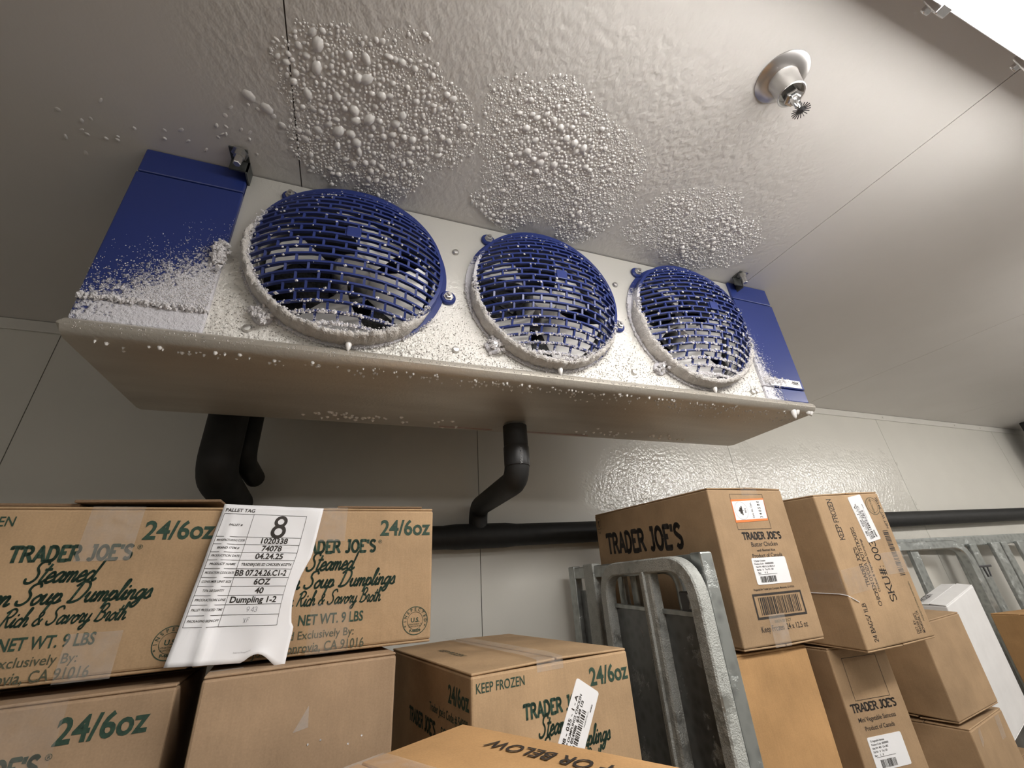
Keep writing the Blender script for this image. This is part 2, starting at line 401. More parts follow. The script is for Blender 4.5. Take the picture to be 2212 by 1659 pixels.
SCR = {
 'a': (.50, [[(.38, .38), (.22, .45), (.05, .24), (.12, .01), (.28, .08), (.40, .42), (.37, .1), (.45, 0), (.56, .1)]]),
 'c': (.34, [[(.33, .36), (.2, .45), (.05, .26), (.1, .02), (.24, 0), (.40, .12)]]),
 'd': (.54, [[(.36, .38), (.2, .45), (.05, .24), (.12, .01), (.28, .08), (.44, .5), (.5, .98), (.41, .2), (.48, 0), (.6, .1)]]),
 'e': (.38, [[(-.02, .08), (.12, .2), (.32, .28), (.29, .43), (.18, .45), (.06, .26), (.1, .03), (.24, 0), (.44, .12)]]),
 'g': (.48, [[(.36, .38), (.2, .45), (.05, .24), (.12, .01), (.28, .1), (.4, .44), (.34, -.2), (.2, -.40), (.06, -.3), (.28, -.06), (.52, .1)]]),
 'h': (.44, [[(.0, .1), (.2, .85), (.14, 1), (.08, .85), (.06, 0), (.1, .25), (.22, .44), (.31, .36), (.3, .06), (.37, 0), (.48, .1)]]),
 'i': (.24, [[(0, .12), (.1, .44), (.1, .06), (.17, 0), (.28, .1)], [(.15, .62), (.16, .66)]]),
 'k': (.42, [[(.0, .1), (.2, .85), (.14, 1), (.08, .85), (.06, 0)], [(.34, .42), (.1, .2), (.3, .02), (.46, .1)]]),
 'l': (.22, [[(0, .1), (.2, .85), (.14, 1), (.07, .8), (.06, .1), (.14, 0), (.26, .1)]]),
 'm': (.62, [[(0, .26), (.08, .44), (.07, 0), (.11, .28), (.21, .44), (.28, .36), (.27, 0), (.31, .28), (.41, .44), (.49, .36), (.48, .06), (.55, 0), (.66, .1)]]),
 'n': (.44, [[(0, .26), (.08, .44), (.07, 0), (.11, .28), (.23, .44), (.31, .36), (.3, .06), (.37, 0), (.48, .1)]]),
 'o': (.40, [[(.22, .44), (.05, .24), (.12, 0), (.26, .02), (.36, .24), (.24, .44), (.3, .36), (.46, .38)]]),
 'p': (.44, [[(0, .2), (.1, .44), (.02, -.40)], [(.08, .2), (.22, .44), (.35, .3), (.27, .02), (.1, .05)], [(.27, .02), (.46, .12)]]),
 'r': (.34, [[(0, .15), (.1, .48), (.25, .40), (.2, .1), (.26, 0), (.38, .1)]]),
 's': (.30, [[(-.02, .08), (.18, .47), (.27, .18), (.2, 0), (.04, .04)], [(.2, 0), (.34, .1)]]),
 't': (.27, [[(.16, .85), (.08, .15), (.14, 0), (.3, .1)], [(-.02, .58), (.32, .60)]]),
 'u': (.48, [[(0, .2), (.08, .44), (.08, .1), (.18, 0), (.30, .12), (.35, .44), (.34, .08), (.42, 0), (.52, .1)]]),
 'v': (.42, [[(0, .28), (.08, .44), (.16, 0), (.34, .42), (.46, .38)]]),
 'w': (.58, [[(0, .28), (.08, .44), (.12, .03), (.22, .02), (.3, .42), (.33, .03), (.43, .02), (.52, .42), (.62, .38)]]),
 'y': (.46, [[(0, .28), (.08, .44), (.1, .1), (.2, .02), (.32, .14), (.38, .44), (.3, -.22), (.16, -.40), (.05, -.28), (.28, -.05), (.5, .1)]]),
 'S': (.64, [[(.64, .82), (.5, 1), (.26, .92), (.22, .68), (.42, .45), (.46, .18), (.28, 0), (.06, .04), (0, .2)]]),
 'C': (.60, [[(.6, .82), (.48, 1), (.22, .85), (.08, .4), (.18, .05), (.4, 0), (.62, .2)]]),
 'D': (.78, [[(.24, .93), (.16, .1), (.08, .02)], [(.02, .78), (.25, 1), (.56, .92), (.68, .6), (.55, .15), (.25, 0), (.06, .06)]]),
 'R': (.66, [[(.2, .93), (.1, 0)], [(.0, .78), (.3, 1), (.55, .86), (.45, .58), (.2, .5)], [(.28, .5), (.5, .02), (.68, .1)]]),
 'B': (.62, [[(.2, .93), (.1, 0)], [(.0, .78), (.3, 1), (.5, .85), (.38, .58), (.2, .52)], [(.2, .52), (.5, .45), (.52, .15), (.3, 0), (.03, .06)]]),
 '&': (.56, [[(.5, .36), (.3, 0), (.08, .06), (.1, .26), (.36, .55), (.3, .74), (.18, .66), (.22, .45), (.5, .0)]]),
 ' ': (.30, []),
}
def smooth_line(P, n=5):
    out = []
    for i in range(len(P) - 1):
        p0 = P[max(i - 1, 0)]; p1 = P[i]; p2 = P[i + 1]; p3 = P[min(i + 2, len(P) - 1)]
        for k in range(n):
            t = k / n
            out.append(tuple(.5 * (2 * p1[j] + (p2[j] - p0[j]) * t + (2 * p0[j] - 5 * p1[j] + 4 * p2[j] - p3[j]) * t * t + (3 * p1[j] - p0[j] - 3 * p2[j] + p3[j]) * t ** 3) for j in (0, 1)))
    out.append(P[-1]); return out
def ribbon(vs, fs, P, wd):
    """stroke of constant width with round joints"""
    for i in range(len(P) - 1):
        a, b = P[i], P[i + 1]; dx, dy = b[0] - a[0], b[1] - a[1]; L = math.hypot(dx, dy) or 1e-9
        nx, ny = -dy / L * wd / 2, dx / L * wd / 2; o = len(vs)
        vs += [(a[0] + nx, a[1] + ny), (a[0] - nx, a[1] - ny), (b[0] - nx, b[1] - ny), (b[0] + nx, b[1] + ny)]; fs.append((o, o + 1, o + 2, o + 3))
    for p in P[1:-1]:
        o = len(vs); vs += [(p[0] + wd / 2 * math.cos(k * math.pi / 3), p[1] + wd / 2 * math.sin(k * math.pi / 3)) for k in range(6)]; fs.append(tuple(range(o, o + 6)))
def stroke_text(text, size, font, wd, shear=0.0, sx=1.0, serif=0.0, align='LEFT', gap=0.0):
    vs, fs = [], []; x = 0
    for ch in text:
        adv, lines = font.get(ch, font[' '])
        for P in lines:
            Q = smooth_line(P) if font is SCR else P
            Q = [((x + px * sx + shear * py), py) for px, py in Q]
            ribbon(vs, fs, Q, wd)
            if serif:
                for e, nb in ((0, 1), (-1, -2)):
                    px, py = P[e]; qx, qy = P[nb]
                    if (py < .02 or py > .98) and abs(qy - py) > abs(qx - px) * .6 and abs(qy - py) > .25:
                        ribbon(vs, fs, [(x + px * sx + shear * py - serif, py), (x + px * sx + shear * py + serif, py)], wd * .55)
        x += (adv + gap) * sx
    off = {'LEFT': 0, 'CENTER': -x / 2, 'RIGHT': -x}[align]
    return [((a + off) * size, b * size) for a, b in vs], fs
def fit_width(vf, width):
    vs, fs = vf; xs = [v[0] for v in vs]; k = width / (max(xs) - min(xs)); x0 = min(xs)
    return [((v[0] - x0) * k, v[1]) for v in vs], fs
def rot2(vf, a):
    c, s = math.cos(a), math.sin(a); return [(x * c - y * s, x * s + y * c) for x, y in vf[0]], vf[1]
def move2(vf, dx, dy): return [(x + dx, y + dy) for x, y in vf[0]], vf[1]
def rects(lst):
    vs, fs = [], []
    for x0, y0, x1, y1 in lst:
        o = len(vs); vs += [(x0, y0), (x1, y0), (x1, y1), (x0, y1)]; fs.append((o, o + 1, o + 2, o + 3))
    return vs, fs
def frame2(x0, y0, x1, y1, t):
    return rects([(x0, y0, x1, y0 + t), (x0, y1 - t, x1, y1), (x0, y0 + t, x0 + t, y1 - t), (x1 - t, y0 + t, x1, y1 - t)])
def barcode(x0, y0, x1, y1, n=46, seed=3):
    r = random.Random(seed); L = []; x = x0; u = (x1 - x0) / (n * 2.1)
    while x < x1 - u:
        wv = u * r.choice((1, 1, 1.6, 2.4)); L.append((x, y0, min(x + wv, x1), y1)); x += wv + u * r.choice((.9, 1, 1.5, 2.2))
    return rects(L)
def ring2(cx, cy, r, t, n=40, sy=1.0):
    vs, fs = [], []
    for k in range(n):
        a = 2 * math.pi * k / n; vs += [(cx + r * math.cos(a), cy + r * sy * math.sin(a)), (cx + (r - t) * math.cos(a), cy + (r - t) * sy * math.sin(a))]
    for k in range(n):
        k2 = (k + 1) % n; fs.append((2 * k, 2 * k2, 2 * k2 + 1, 2 * k + 1))
    return vs, fs
def arc_text(text, cx, cy, r, size, a0, a1, bold=.0):
    vs, fs = [], []
    for i, ch in enumerate(text):
        a = math.radians(a0 + (a1 - a0) * i / (len(text) - 1))
        v, f = bfont(ch, size, bold, align='CENTER'); v, f = rot2((v, f), a - math.pi / 2); v, f = move2((v, f), cx + r * math.cos(a), cy + r * math.sin(a))
        o = len(vs); vs += v; fs += [tuple(k + o for k in q) for q in f]
    return vs, fs
def join2(*L):
    vs, fs = [], []
    for v, f in L:
        o = len(vs); vs += v; fs += [tuple(k + o for k in q) for q in f]
    return vs, fs

# ================================================================== SETTING
X0, X1, Y0, Y1 = -2.6, 5.6, -2.6, WALL
cl = MB().box(X0, X1, Y0, Y1 + .1, CEIL + .004, CEIL + .10).build('ceiling', 'seam_dark'); tag(cl, 'white embossed cold-room ceiling of long sheet panels', kind='structure')
cs = [X0, -1.406, -.1665, 1.080, 2.299, 3.54, 4.78, X1]
for a, c in zip(cs, cs[1:]):
    MB().box(a + .0012, c - .0012, Y0, Y1 - .002, CEIL, CEIL + .003).build('ceiling_panel', 'ceiling_white', cl)
wb = MB().box(X0, X1, Y1 + .004, Y1 + .10, 0, CEIL).build('wall_back', 'seam_dark'); tag(wb, 'white panelled back wall of the freezer room', kind='structure')
ws = [X0, -2.10, -.873, .424, 1.670, 2.912, 4.155, 5.4, X1]
for a, c in zip(ws, ws[1:]):
    MB().box(a + .0012, c - .0012, Y1, Y1 + .003, 0, CEIL - .002).build('wall_panel', 'wall_white', wb)
tr = MB().box(X0, X1, Y1 - .006, Y1 - .0005, CEIL - .037, CEIL - .001).build('trim_1', 'trim_white', bevel=.002); tag(tr, 'narrow white trim strip where back wall meets ceiling', kind='structure')
for x in (-2.0, -1.1, -.6, 2.98, 3.72, 4.02):
    MB().lathe([(.006, 0), (.005, .003), (.002, .004)], 8, Matrix.Translation((x, Y1 - .006, CEIL - .019)) @ Matrix.Rotation(math.pi / 2, 4, 'X')).build('rivet', 'trim_white', tr)
tag(MB().box(X0, X1, Y0, Y1 + .1, -.1, 0).build('floor', 'floor_grey'), 'grey freezer floor', kind='structure')
tag(MB().box(X0 - .1, X0, Y0, Y1 + .1, 0, CEIL).build('wall_left', 'wall_plain'), 'left side wall out of view', kind='structure')
tag(MB().box(X1, X1 + .1, Y0, Y1 + .1, 0, CEIL).build('wall_right', 'wall_plain'), 'right side wall out of view', kind='structure')
tag(MB().box(X0, X1, Y0 - .1, Y0, 0, CEIL).build('wall_front', 'wall_plain'), 'wall behind the camera', kind='structure')

# ================================================================== LAMPS (vapour-tight strip fittings along x)
def lamp(x0, x1, label, yc=-.012):
    r = empty('strip_light', ((x0 + x1) / 2, yc, CEIL), label=label, cat='ceiling lamp', group='strip lights in one row on the ceiling')
    L = (x1 - x0) / 2
    MB().box(-L, L, -.070, .070, -.078, -.012).build('housing', 'lamp_housing', r, bevel=.012)
    for s in (-.6, .6):
        MB().box(s * L - .02, s * L + .02, -.03, .03, -.014, 0).build('mounting_bracket', 'steel_satin', r)
    MB().box(-L - .004, L + .004, -.078, .078, -.088, -.078).build('lip', 'lamp_housing', r, bevel=.003)
    # bulging lens: half-round section
    b = MB(); n = 12; sec = [(.070 * math.cos(math.pi * k / n), -.088 - .060 * math.sin(math.pi * k / n)) for k in range(n + 1)]
    xs = [-L + .004, -L + .03, L - .03, L - .004]; sc = [.75, 1, 1, .75]
    vs = []; fs = []
    for x, s in zip(xs, sc): vs += [(x, y * s, -.088 + (z + .088) * s) for y, z in sec]
    for i in range(3):
        for k in range(n): fs.append((i * (n + 1) + k, i * (n + 1) + k + 1, (i + 1) * (n + 1) + k + 1, (i + 1) * (n + 1) + k))
    fs.append(tuple(range(n, -1, -1))); fs.append(tuple(3 * (n + 1) + k for k in range(n + 1)))
    b.add(vs, fs).build('lens', 'lamp_lens' if yc > -1 else 'lamp_lens_dim', r, smooth=True)
    k = -L + .13
    while k < L - .05:
        for s in (-1, 1):
            MB().box(k - .010, k + .010, min(s * .072, s * .086), max(s * .072, s * .086), -.098, -.060).box(k - .006, k + .006, min(s * .084, s * .094), max(s * .084, s * .094), -.075, -.066).build('clip', 'steel_bright', r, bevel=.002)
        k += .243
    return r
lamp(.113, 1.353, 'strip light at the top right, nearest the sprinkler, white diffuser')
lamp(1.95, 3.19, 'next strip light along the row, out of frame to the right')
lamp(3.60, 4.84, 'last strip light along the row, far right out of frame')
lamp(-1.60, -.36, 'strip light in the second row behind the camera, left', -1.62)
lamp(.113, 1.353, 'strip light in the second row behind the camera, centre', -1.62)
lamp(1.82, 3.06, 'strip light in the second row behind the camera, right', -1.62)

# ================================================================== UNIT COOLER
YF = .732                     # front sheet
UX0, UX1 = -.435, 1.175
UZ0, UZ1 = ZC + .406, CEIL    # front sheet bottom / top
YB = 1.035                    # rear
FX = (-.045, .385, .815); FZ = ZC + .607; GR = .178
unit = empty('unit_cooler', ((UX0 + UX1) / 2, .9, UZ0 - .03), label='long three-fan ceiling cooling unit with blue end covers and frosted drain pan', cat='cooling unit')
OX, OY, OZ = unit.location
def U(mb, name, mat, parent=unit, **k):
    """build in world coordinates, then place under the unit"""
    mb.v = [(x - OX, y - OY, z - OZ) for x, y, z in mb.v]
    return mb.build(name, mat, parent, **k)

# front sheet with three round openings (2D curve fill)
cu = bpy.data.curves.new('sheet', 'CURVE'); cu.dimensions = '2D'; cu.fill_mode = 'BOTH'; cu.extrude = .0012
def poly(pts):
    s = cu.splines.new('POLY'); s.points.add(len(pts) - 1); s.use_cyclic_u = True
    for p, q in zip(s.points, pts): p.co = (q[0], q[1], 0, 1)
poly([(-.262, UZ0), (1.018, UZ0), (1.018, UZ1 - .003), (-.262, UZ1 - .003)])
for fx in FX: poly([(fx + .166 * math.cos(2 * math.pi * k / 64), FZ + .166 * math.sin(2 * math.pi * k / 64)) for k in range(64)])
ob = bpy.data.objects.new('tmp', cu); COL.objects.link(ob)
me = bpy.data.meshes.new_from_object(ob.evaluated_get(bpy.context.evaluated_depsgraph_get()))
mbf = MB(); mbf.add([(v.co.x, YF + v.co.z, v.co.y) for v in me.vertices], [tuple(p.vertices) for p in me.polygons])
bpy.data.objects.remove(ob); bpy.data.curves.remove(cu); bpy.data.meshes.remove(me)
U(mbf, 'front_sheet', 'face_sheet')
# casing: top, rear coil, partitions between the fans
U(MB().box(UX0 + .01, UX1 - .01, YF + .004, YB, UZ1 - .012, UZ1 - .003), 'top_plate', 'steel_satin')
coil = U(MB().box(-.25, 1.005, YB - .10, YB - .01, UZ0 + .002, UZ1 - .014), 'coil', 'coil_fin')
for x in (.17, .60):
    U(MB().box(x - .002, x + .002, YF + .002, YB - .101, UZ0 + .004, UZ1 - .014), 'partition', 'steel_satin')
# screws on the front sheet
for x, z in ((.170, .44), (.603, .44), (.17, .70), (.6, .70), (-.2, .43), (.99, .43), (.975, .425)):
    U(MB().lathe([(.008, 0), (.008, .003), (.006, .006), (.002, .007)], 10, Matrix.Translation((x, YF - .001, ZC + z)) @ Matrix.Rotation(math.pi / 2, 4, 'X')), 'screw', 'steel_satin', smooth=True)

# blue end covers: top band, main cover, bottom band
def cover(x0, x1, mat, zmid):
    ms = MB().box(x0 + .004, x1 - .004, YF + .004, YB, UZ0 + .001, UZ1 - .002)
    cx = (x0 + x1) / 2
    def part(name, a, c, y, z0, z1, parent, mt):
        o = MB().box(a - cx, c - cx, y - YF, .06, z0 - UZ0, z1 - UZ0).build(name, mt, parent, bevel=.0025)
        return o
    root = MB().box(x0 + .004 - cx, x1 - .004 - cx, .004, YB - YF, .001, UZ1 - .004 - UZ0).build('end_cover', 'blue_plain', unit)
    root.location = (cx - OX, YF - OY, UZ0 - OZ)
    part('top_band', x0, x1 - .001, YF - .0085, ZC + .738, UZ1 - .002, root, mat)
    part('main_cover', x0, x1, YF - .010, zmid, ZC + .7345, root, mat)
    part('bottom_band', x0, x1, YF - .0075, UZ0 + .001, zmid - .0015, root, mat)
    return root
cvl = cover(UX0, -.262, 'blue_left', ZC + .450)
cvr = cover(1.018, UX1, 'blue_right', ZC + .446)
# name strip on the right cover, mostly under rime
st = MB().box(-.052, .066, -.0118, -.0102, .043, .066).build('name_strip', 'label_white', cvr, bevel=.0006)
v, f = bfont('IIIIIIK', .0085, .0004, align='RIGHT')
MB().add([(x + .060, -.0121, y + .053) for x, y in v], f).build('strip_print', 'ink_black', st)

# drain pan: rounded front lip, flat bottom, up-turned sides
pb = MB()
prof = [(YF + .002, UZ0 + .002), (YF - .012, UZ0 - .001), (YF - .019, UZ0 - .008), (YF - .020, UZ0 - .016), (YF - .014, UZ0 - .025), (YF, UZ0 - .030), (YB - .03, UZ0 - .032), (YB - .008, UZ0 - .028), (YB, UZ0 - .016), (YB, UZ0 + .010)]
xa, xb = UX0 - .004, UX1 + .004
vs, fs = [], []
for x, k in ((xa, .35), (xa + .006, 1.0), (xb - .006, 1.0), (xb, .35)):
    cy, cz = (YF + YB) / 2, UZ0 - .012
    for y, z in prof:
        if k == 1.0: vs.append((x, y, z))
        else: vs.append((x, cy + (y - cy) * .985, cz + (z - cz) * k))
n = len(prof)
for i in range(3):
    for k in range(n - 1): fs.append((i * n + k, i * n + k + 1, (i + 1) * n + k + 1, (i + 1) * n + k))
fs.append(tuple(range(n))); fs.append(tuple(3 * n + k for k in range(n - 1, -1, -1)))
pan = U(pb.add(vs, fs), 'drain_pan', 'pan_sheet', smooth=True)
for x0, x1 in ((.19, .33), (.42, .62)):
    U(MB().box(x0, x1, YB - .034, YB - .030, UZ0 - .0335, UZ0 - .030), 'sticker', 'copper_pinkish')

# hangers: bracket, rod with nuts
for hx in (-.276, 1.030):
    h = U(MB().box(hx - .014, hx + .018, .700, .703, UZ1 - .030, UZ1 - .001).box(hx - .014, hx + .018, .672, .703, UZ1 - .004, UZ1 - .001).box(hx + .015, hx + .018, .700, .740, UZ1 - .034, UZ1 - .001), 'hanger_bracket', 'bracket_grey')
    q = Matrix.Translation((hx + .004 - OX, .682 - OY, UZ1 - .003 - OZ)) @ Matrix.Rotation(math.pi, 4, 'X')
    MB().lathe([(.0155, 0), (.0155, .002), (.010, .0021), (.010, .012), (.0101, .0121), (.007, .0125), (.007, .030), (.006, .032)], 6, q).build('hanger_nut', 'steel_satin', h)

# ---- fans
def fan_blade_mesh():
    b = MB(); nr, na = 7, 6; vs = []; fs = []
    for sgn in (1, -1):
        for i in range(nr + 1):
            r = .035 + (.158 - .035) * i / nr
            for k in range(na + 1):
                t = k / na; wd = math.radians(34 + 26 * i / nr)
                a = -wd / 2 + wd * t + .25 * i / nr
                y = (.5 - t) * .062 * (1 - .25 * i / nr) + (.0007 * sgn)
                vs.append((r * math.cos(a), y, r * math.sin(a)))
    m_ = (nr + 1) * (na + 1)
    for s in (0, 1):
        for i in range(nr):
            for k in range(na):
                q = (s * m_ + i * (na + 1) + k, s * m_ + i * (na + 1) + k + 1, s * m_ + (i + 1) * (na + 1) + k + 1, s * m_ + (i + 1) * (na + 1) + k)
                fs.append(q if s else q[::-1])
    return b.add(vs, fs)
blade0 = None
FANROT = (.45, 1.0, .1)
for fi, fx in enumerate(FX):
    c = (fx - OX, YF - OY, FZ - OZ)
    fan = MB().lathe([(.036, -.035), (.040, -.02), (.040, .02), (.030, .034)], 18, Matrix.Rotation(math.pi / 2, 4, 'X')).build('fan', 'steel_satin', unit, smooth=True)
    fan.location = (c[0], c[1] + .030, c[2])
    for k in range(4):
        if blade0 is None: o = blade0 = fan_blade_mesh().build('blade', 'fan_blade', fan, smooth='all')
        else: o = copy_part(blade0, fan)
        o.rotation_euler = (0, k * math.pi / 2 + FANROT[fi], 0)
    mo = MB().lathe([(.048, -.10), (.048, -.03), (.03, -.02)], 18, Matrix.Rotation(math.pi / 2, 4, 'X')).build('fan_motor', 'fan_motor', unit, smooth=True)
    mo.location = (c[0], c[1] + .03, c[2])
    for a in (.5, 2.6, 4.7):
        MB().tube([(0, .07, 0), (.175 * math.cos(a), .07, .175 * math.sin(a))], .005, 6).build('motor_arm', 'steel_dark', mo)
    # venturi barrel
    b = MB(); n = 48
    vs = [((.166 + e) * math.cos(2 * math.pi * k / n), y, (.166 + e) * math.sin(2 * math.pi * k / n)) for y, e in ((-.006, .004), (0.0, 0), (.06, 0), (.064, .006)) for k in range(n)]
    fs = [(i * n + k, i * n + (k + 1) % n, (i + 1) * n + (k + 1) % n, (i + 1) * n + k) for i in range(3) for k in range(n)]
    vt = b.add(vs, fs).build('venturi', 'steel_satin', unit, smooth='all'); vt.location = c

# ---- wire fan guards, origin at fan axis on the front sheet
def dome(x, z):
    r = min(1.0, math.hypot(x, z) / GR)
    return -(.026 + .066 * (1 - r ** 2.6))
def bar_mesh(z, w_=.0042, d_=.0062):
    hx = math.sqrt(max(0, GR * GR - z * z)); n = 16; b = MB(); vs = []; fs = []
    for i in range(n + 1):
        t = math.sin((i / n - .5) * math.pi); x = hx * t; y = dome(x, z)
        e = 1e-3; ty = (dome(min(hx, x + e), z) - dome(max(-hx, x - e), z)) / (min(hx, x + e) - max(-hx, x - e) + 1e-9)
        l = math.hypot(1, ty); nx, ny = ty / l, -1 / l
        for a, c2 in ((1, 1), (1, -1), (-1, -1), (-1, 1)):
            vs.append((x + nx * a * d_ / 2, y + ny * a * d_ / 2, z + c2 * w_ / 2))
    for i in range(n):
        for k in range(4): fs.append((i * 4 + k, i * 4 + (k + 1) % 4, (i + 1) * 4 + (k + 1) % 4, (i + 1) * 4 + k))
    fs += [(3, 2, 1, 0), tuple(n * 4 + k for k in range(4))]
    return b.add(vs, fs)
PITCH = .0158; ZS = [(-10.5 + i) * PITCH for i in range(22)]
bars0 = None; ties0 = None; rnd = random.Random(11)
def tie_mesh():
    b = MB()
    for i in range(len(ZS) - 1):
        z0, z1 = ZS[i], ZS[i + 1]; hx = math.sqrt(max(0, GR * GR - max(z0 * z0, z1 * z1))) - .006
        x = -.20 + (.019 if i % 2 else 0) + rnd.uniform(-.003, .003)
        while x < .2:
            if abs(x) < hx:
                p0 = (x, dome(x, z0), z0); p1 = (x, dome(x, z1), z1)
                b.tube([p0, p1], .0030, 4, up=(1, 0, 0))
            x += .038
    return b
def frost_rim(a0, a1, seed, big=1.0):
    r = random.Random(seed); b = MB(); n = 150; m_ = 8; vs = []; fs = []
    for i in range(n + 1):
        t = i / n; a = math.radians(a0 + (a1 - a0) * t); fade = min(1, t * 9, (1 - t) * 9) * big
        for k in range(m_):
            ph = 2 * math.pi * k / m_
            j = 1 + .35 * (noise.noise((math.cos(a) * 22 + seed, math.sin(a) * 22, ph * 2.0)) + 1.1 * r.uniform(-.5, .5))
            rr = .0058 * fade * j + .0012
            R2 = GR + .005 + rr * math.cos(ph); y = -.018 + (.019 * fade + .002) * math.sin(ph) * j
            vs.append((R2 * math.cos(a), y, R2 * math.sin(a)))
    for i in range(n):
        for k in range(m_): fs.append((i * m_ + k, i * m_ + (k + 1) % m_, (i + 1) * m_ + (k + 1) % m_, (i + 1) * m_ + k))
    return b.add(vs, fs)
ICE = [(0, 0, 1), (1, 0, 0), (0, 1, 0), (-1, 0, 0), (0, -1, 0), (0, 0, -1)]
ICEF = [(0, 1, 2), (0, 2, 3), (0, 3, 4), (0, 4, 1), (5, 2, 1), (5, 3, 2), (5, 4, 3), (5, 1, 4)]
def grain(b, p, s, r):
    sx, sy, sz = (s * r.uniform(.6, 1.3) for _ in range(3)); a = r.uniform(0, 6.28); c, d = math.cos(a), math.sin(a)
    b.add([(p[0] + (x * c - z * d) * sx, p[1] + y * sy, p[2] + (x * d + z * c) * sz) for x, y, z in ICE], ICEF)
for gi, fx in enumerate(FX):
    # ring: flat flange on the sheet plus the band that carries the bars
    b = MB(); n = 72
    prof = [(GR + .016, 0), (GR + .016, -.004), (GR + .004, -.005), (GR + .004, -.030), (GR - .003, -.032), (GR - .003, 0)]
    vs = [(r * math.cos(2 * math.pi * k / n), y, r * math.sin(2 * math.pi * k / n)) for r, y in prof for k in range(n)]
    L = len(prof)
    fs = [(i * n + k, i * n + (k + 1) % n, ((i + 1) % L) * n + (k + 1) % n, ((i + 1) % L) * n + k) for i in range(L) for k in range(n)]
    g = b.add(vs, fs).build('fan_guard', 'blue_ring', unit, smooth=True)
    g.location = (fx - OX, YF - .0015 - OY, FZ - OZ)
    tag(g, ('blue wire fan guard nearest the left end cover, frosted rim', 'middle blue wire fan guard with frosted lower rim', 'blue wire fan guard beside the right end cover, thick frost at the bottom')[gi])
    if bars0 is None:
        bars0 = [bar_mesh(z).build('guard_bar', 'blue_guard', g, smooth=True) for z in ZS]
        ties0 = tag(tie_mesh().build('guard_ties', 'blue_guard', g), kind='stuff')
    else:
        for o in bars0: copy_part(o, g)
        copy_part(ties0, g)
    MB().box(-.012, .014, dome(0, 0) - .005, dome(0, 0) - .002, -.011, .013).build('badge', 'blue_plain', g, bevel=.002)
    # mounting ears with bolts
    for a in (132, 228, -12):
        ar = math.radians(a); ex, ez = (GR + .024) * math.cos(ar), (GR + .024) * math.sin(ar)
        if FZ + ez > UZ1 - .004: continue
        ear = MB().lathe([(.017, 0), (.017, .005), (.014, .008)], 16, Matrix.Translation((ex, 0, ez)) @ Matrix.Rotation(math.pi / 2, 4, 'X')).build('mounting_ear', 'blue_ring', g, smooth=True)
        MB().lathe([(.011, .008), (.011, .010), (.0075, .0101), (.0075, .016), (.004, .0165), (.004, .021)], 6, Matrix.Translation((ex, 0, ez)) @ Matrix.Rotation(math.pi / 2, 4, 'X')).build('bolt', 'steel_satin', ear)
    # rime on the rim and lumps on the lower-left ear
    tag(frost_rim((158, 178, 168)[gi], (328, 340, 352)[gi], 3 + gi, (1.15, 1.0, 1.1)[gi]).build('frost_rim', 'frost_taupe', g, smooth='all'), 'thick white frost along the lower rim', kind='stuff')
    r = random.Random(40 + gi); fb = MB()
    ar = math.radians(228)
    for k in range((90, 40, 30)[gi]):
        grain(fb, ((GR + .024) * math.cos(ar) + r.gauss(0, .008), -.012 + r.uniform(-.008, .008), (GR + .024) * math.sin(ar) + r.gauss(0, .008)), .0055, r)
    # rime beads on the bars: tips everywhere, coating on the lowest rows
    for k in range((150, 170, 330)[gi]):
        i = r.randrange(len(ZS)); z = ZS[i]; hx = math.sqrt(max(0, GR * GR - z * z)); x = r.uniform(-hx, hx)
        grain(fb, (x, dome(x, z) - .003, z - .003), r.uniform(.0012, .0032), r)
    for k in range((240, 300, 620)[gi]):
        i = min(int(abs(r.gauss(0, (1.7, 2.2, 3.4)[gi]))), 9); z = ZS[i]; hx = math.sqrt(max(0, GR * GR - z * z)); x = r.uniform(-hx, hx)
        grain(fb, (x, dome(x, z) - .002, z + r.uniform(-.003, .003)), r.uniform(.002, .0042), r)
    a0, a1 = (158, 178, 168)[gi], (328, 340, 352)[gi]
    for k in range(520):
        a = math.radians(r.uniform(a0, a1)); q = GR + r.gauss(.001, .003)
        grain(fb, (q * math.cos(a), -.035 + r.uniform(-.003, .004), q * math.sin(a)), r.uniform(.0011, .0030), r)
    for k in range(420):
        a = math.radians(r.uniform(a0, a1)); q = GR + .0155 + r.gauss(0, .0015)
        grain(fb, (q * math.cos(a), -.004 + r.uniform(-.002, .001), q * math.sin(a)), r.uniform(.0010, .0026), r)
    tag(fb.build('frost_beads', 'frost', g), 'white rime beads on the wires', kind='stuff')
    # icicle under the ring
    MB().lathe([(.005, 0), (.006, -.006), (.004, -.014), (.001, -.020)], 8, Matrix.Translation((.012, -.016, -GR - .010))).build('icicle', 'ice', g, smooth='all')

# rime grains on the end covers, the front sheet and hanging drops under the pan lip
r = random.Random(5); fb = MB()
def keepL(x, z):   # x from cover centre, z above pan
    e = z - .75 * x; return max(0, min(1, (.225 - e) / .22))
for k in range(11000):
    x = r.uniform(-.086, .086); z = r.uniform(.0, .26); d = keepL(x, z)
    if r.random() < d ** 1.7:
        grain(fb, (x, -.0105 if z > .045 else -.006, z), r.uniform(.0005, .0014) * (.7 + .6 * d), r)
for k in range(420):
    grain(fb, (r.uniform(-.086, .085), -.010 + r.uniform(-.004, .004), .044 + r.gauss(0, .0025)), r.uniform(.0018, .0042), r)
for k in range(160):
    grain(fb, (.082 + r.gauss(0, .006), -.012 + r.uniform(-.012, .006), .165 + r.gauss(0, .012)), r.uniform(.003, .0065), r)
tag(fb.build('frost_grains', 'frost', cvl), 'white rime crusted over the lower half', kind='stuff')
fb = MB()
for k in range(6000):
    x = r.uniform(-.076, .075); z = r.uniform(.0, .33); e = .32 * z + 1.1 * x; d = max(0, min(1, (.04 - e) / .11))
    if r.random() < d ** 1.8: grain(fb, (x, -.0105 if z > .041 else -.006, z), r.uniform(.0005, .0014), r)
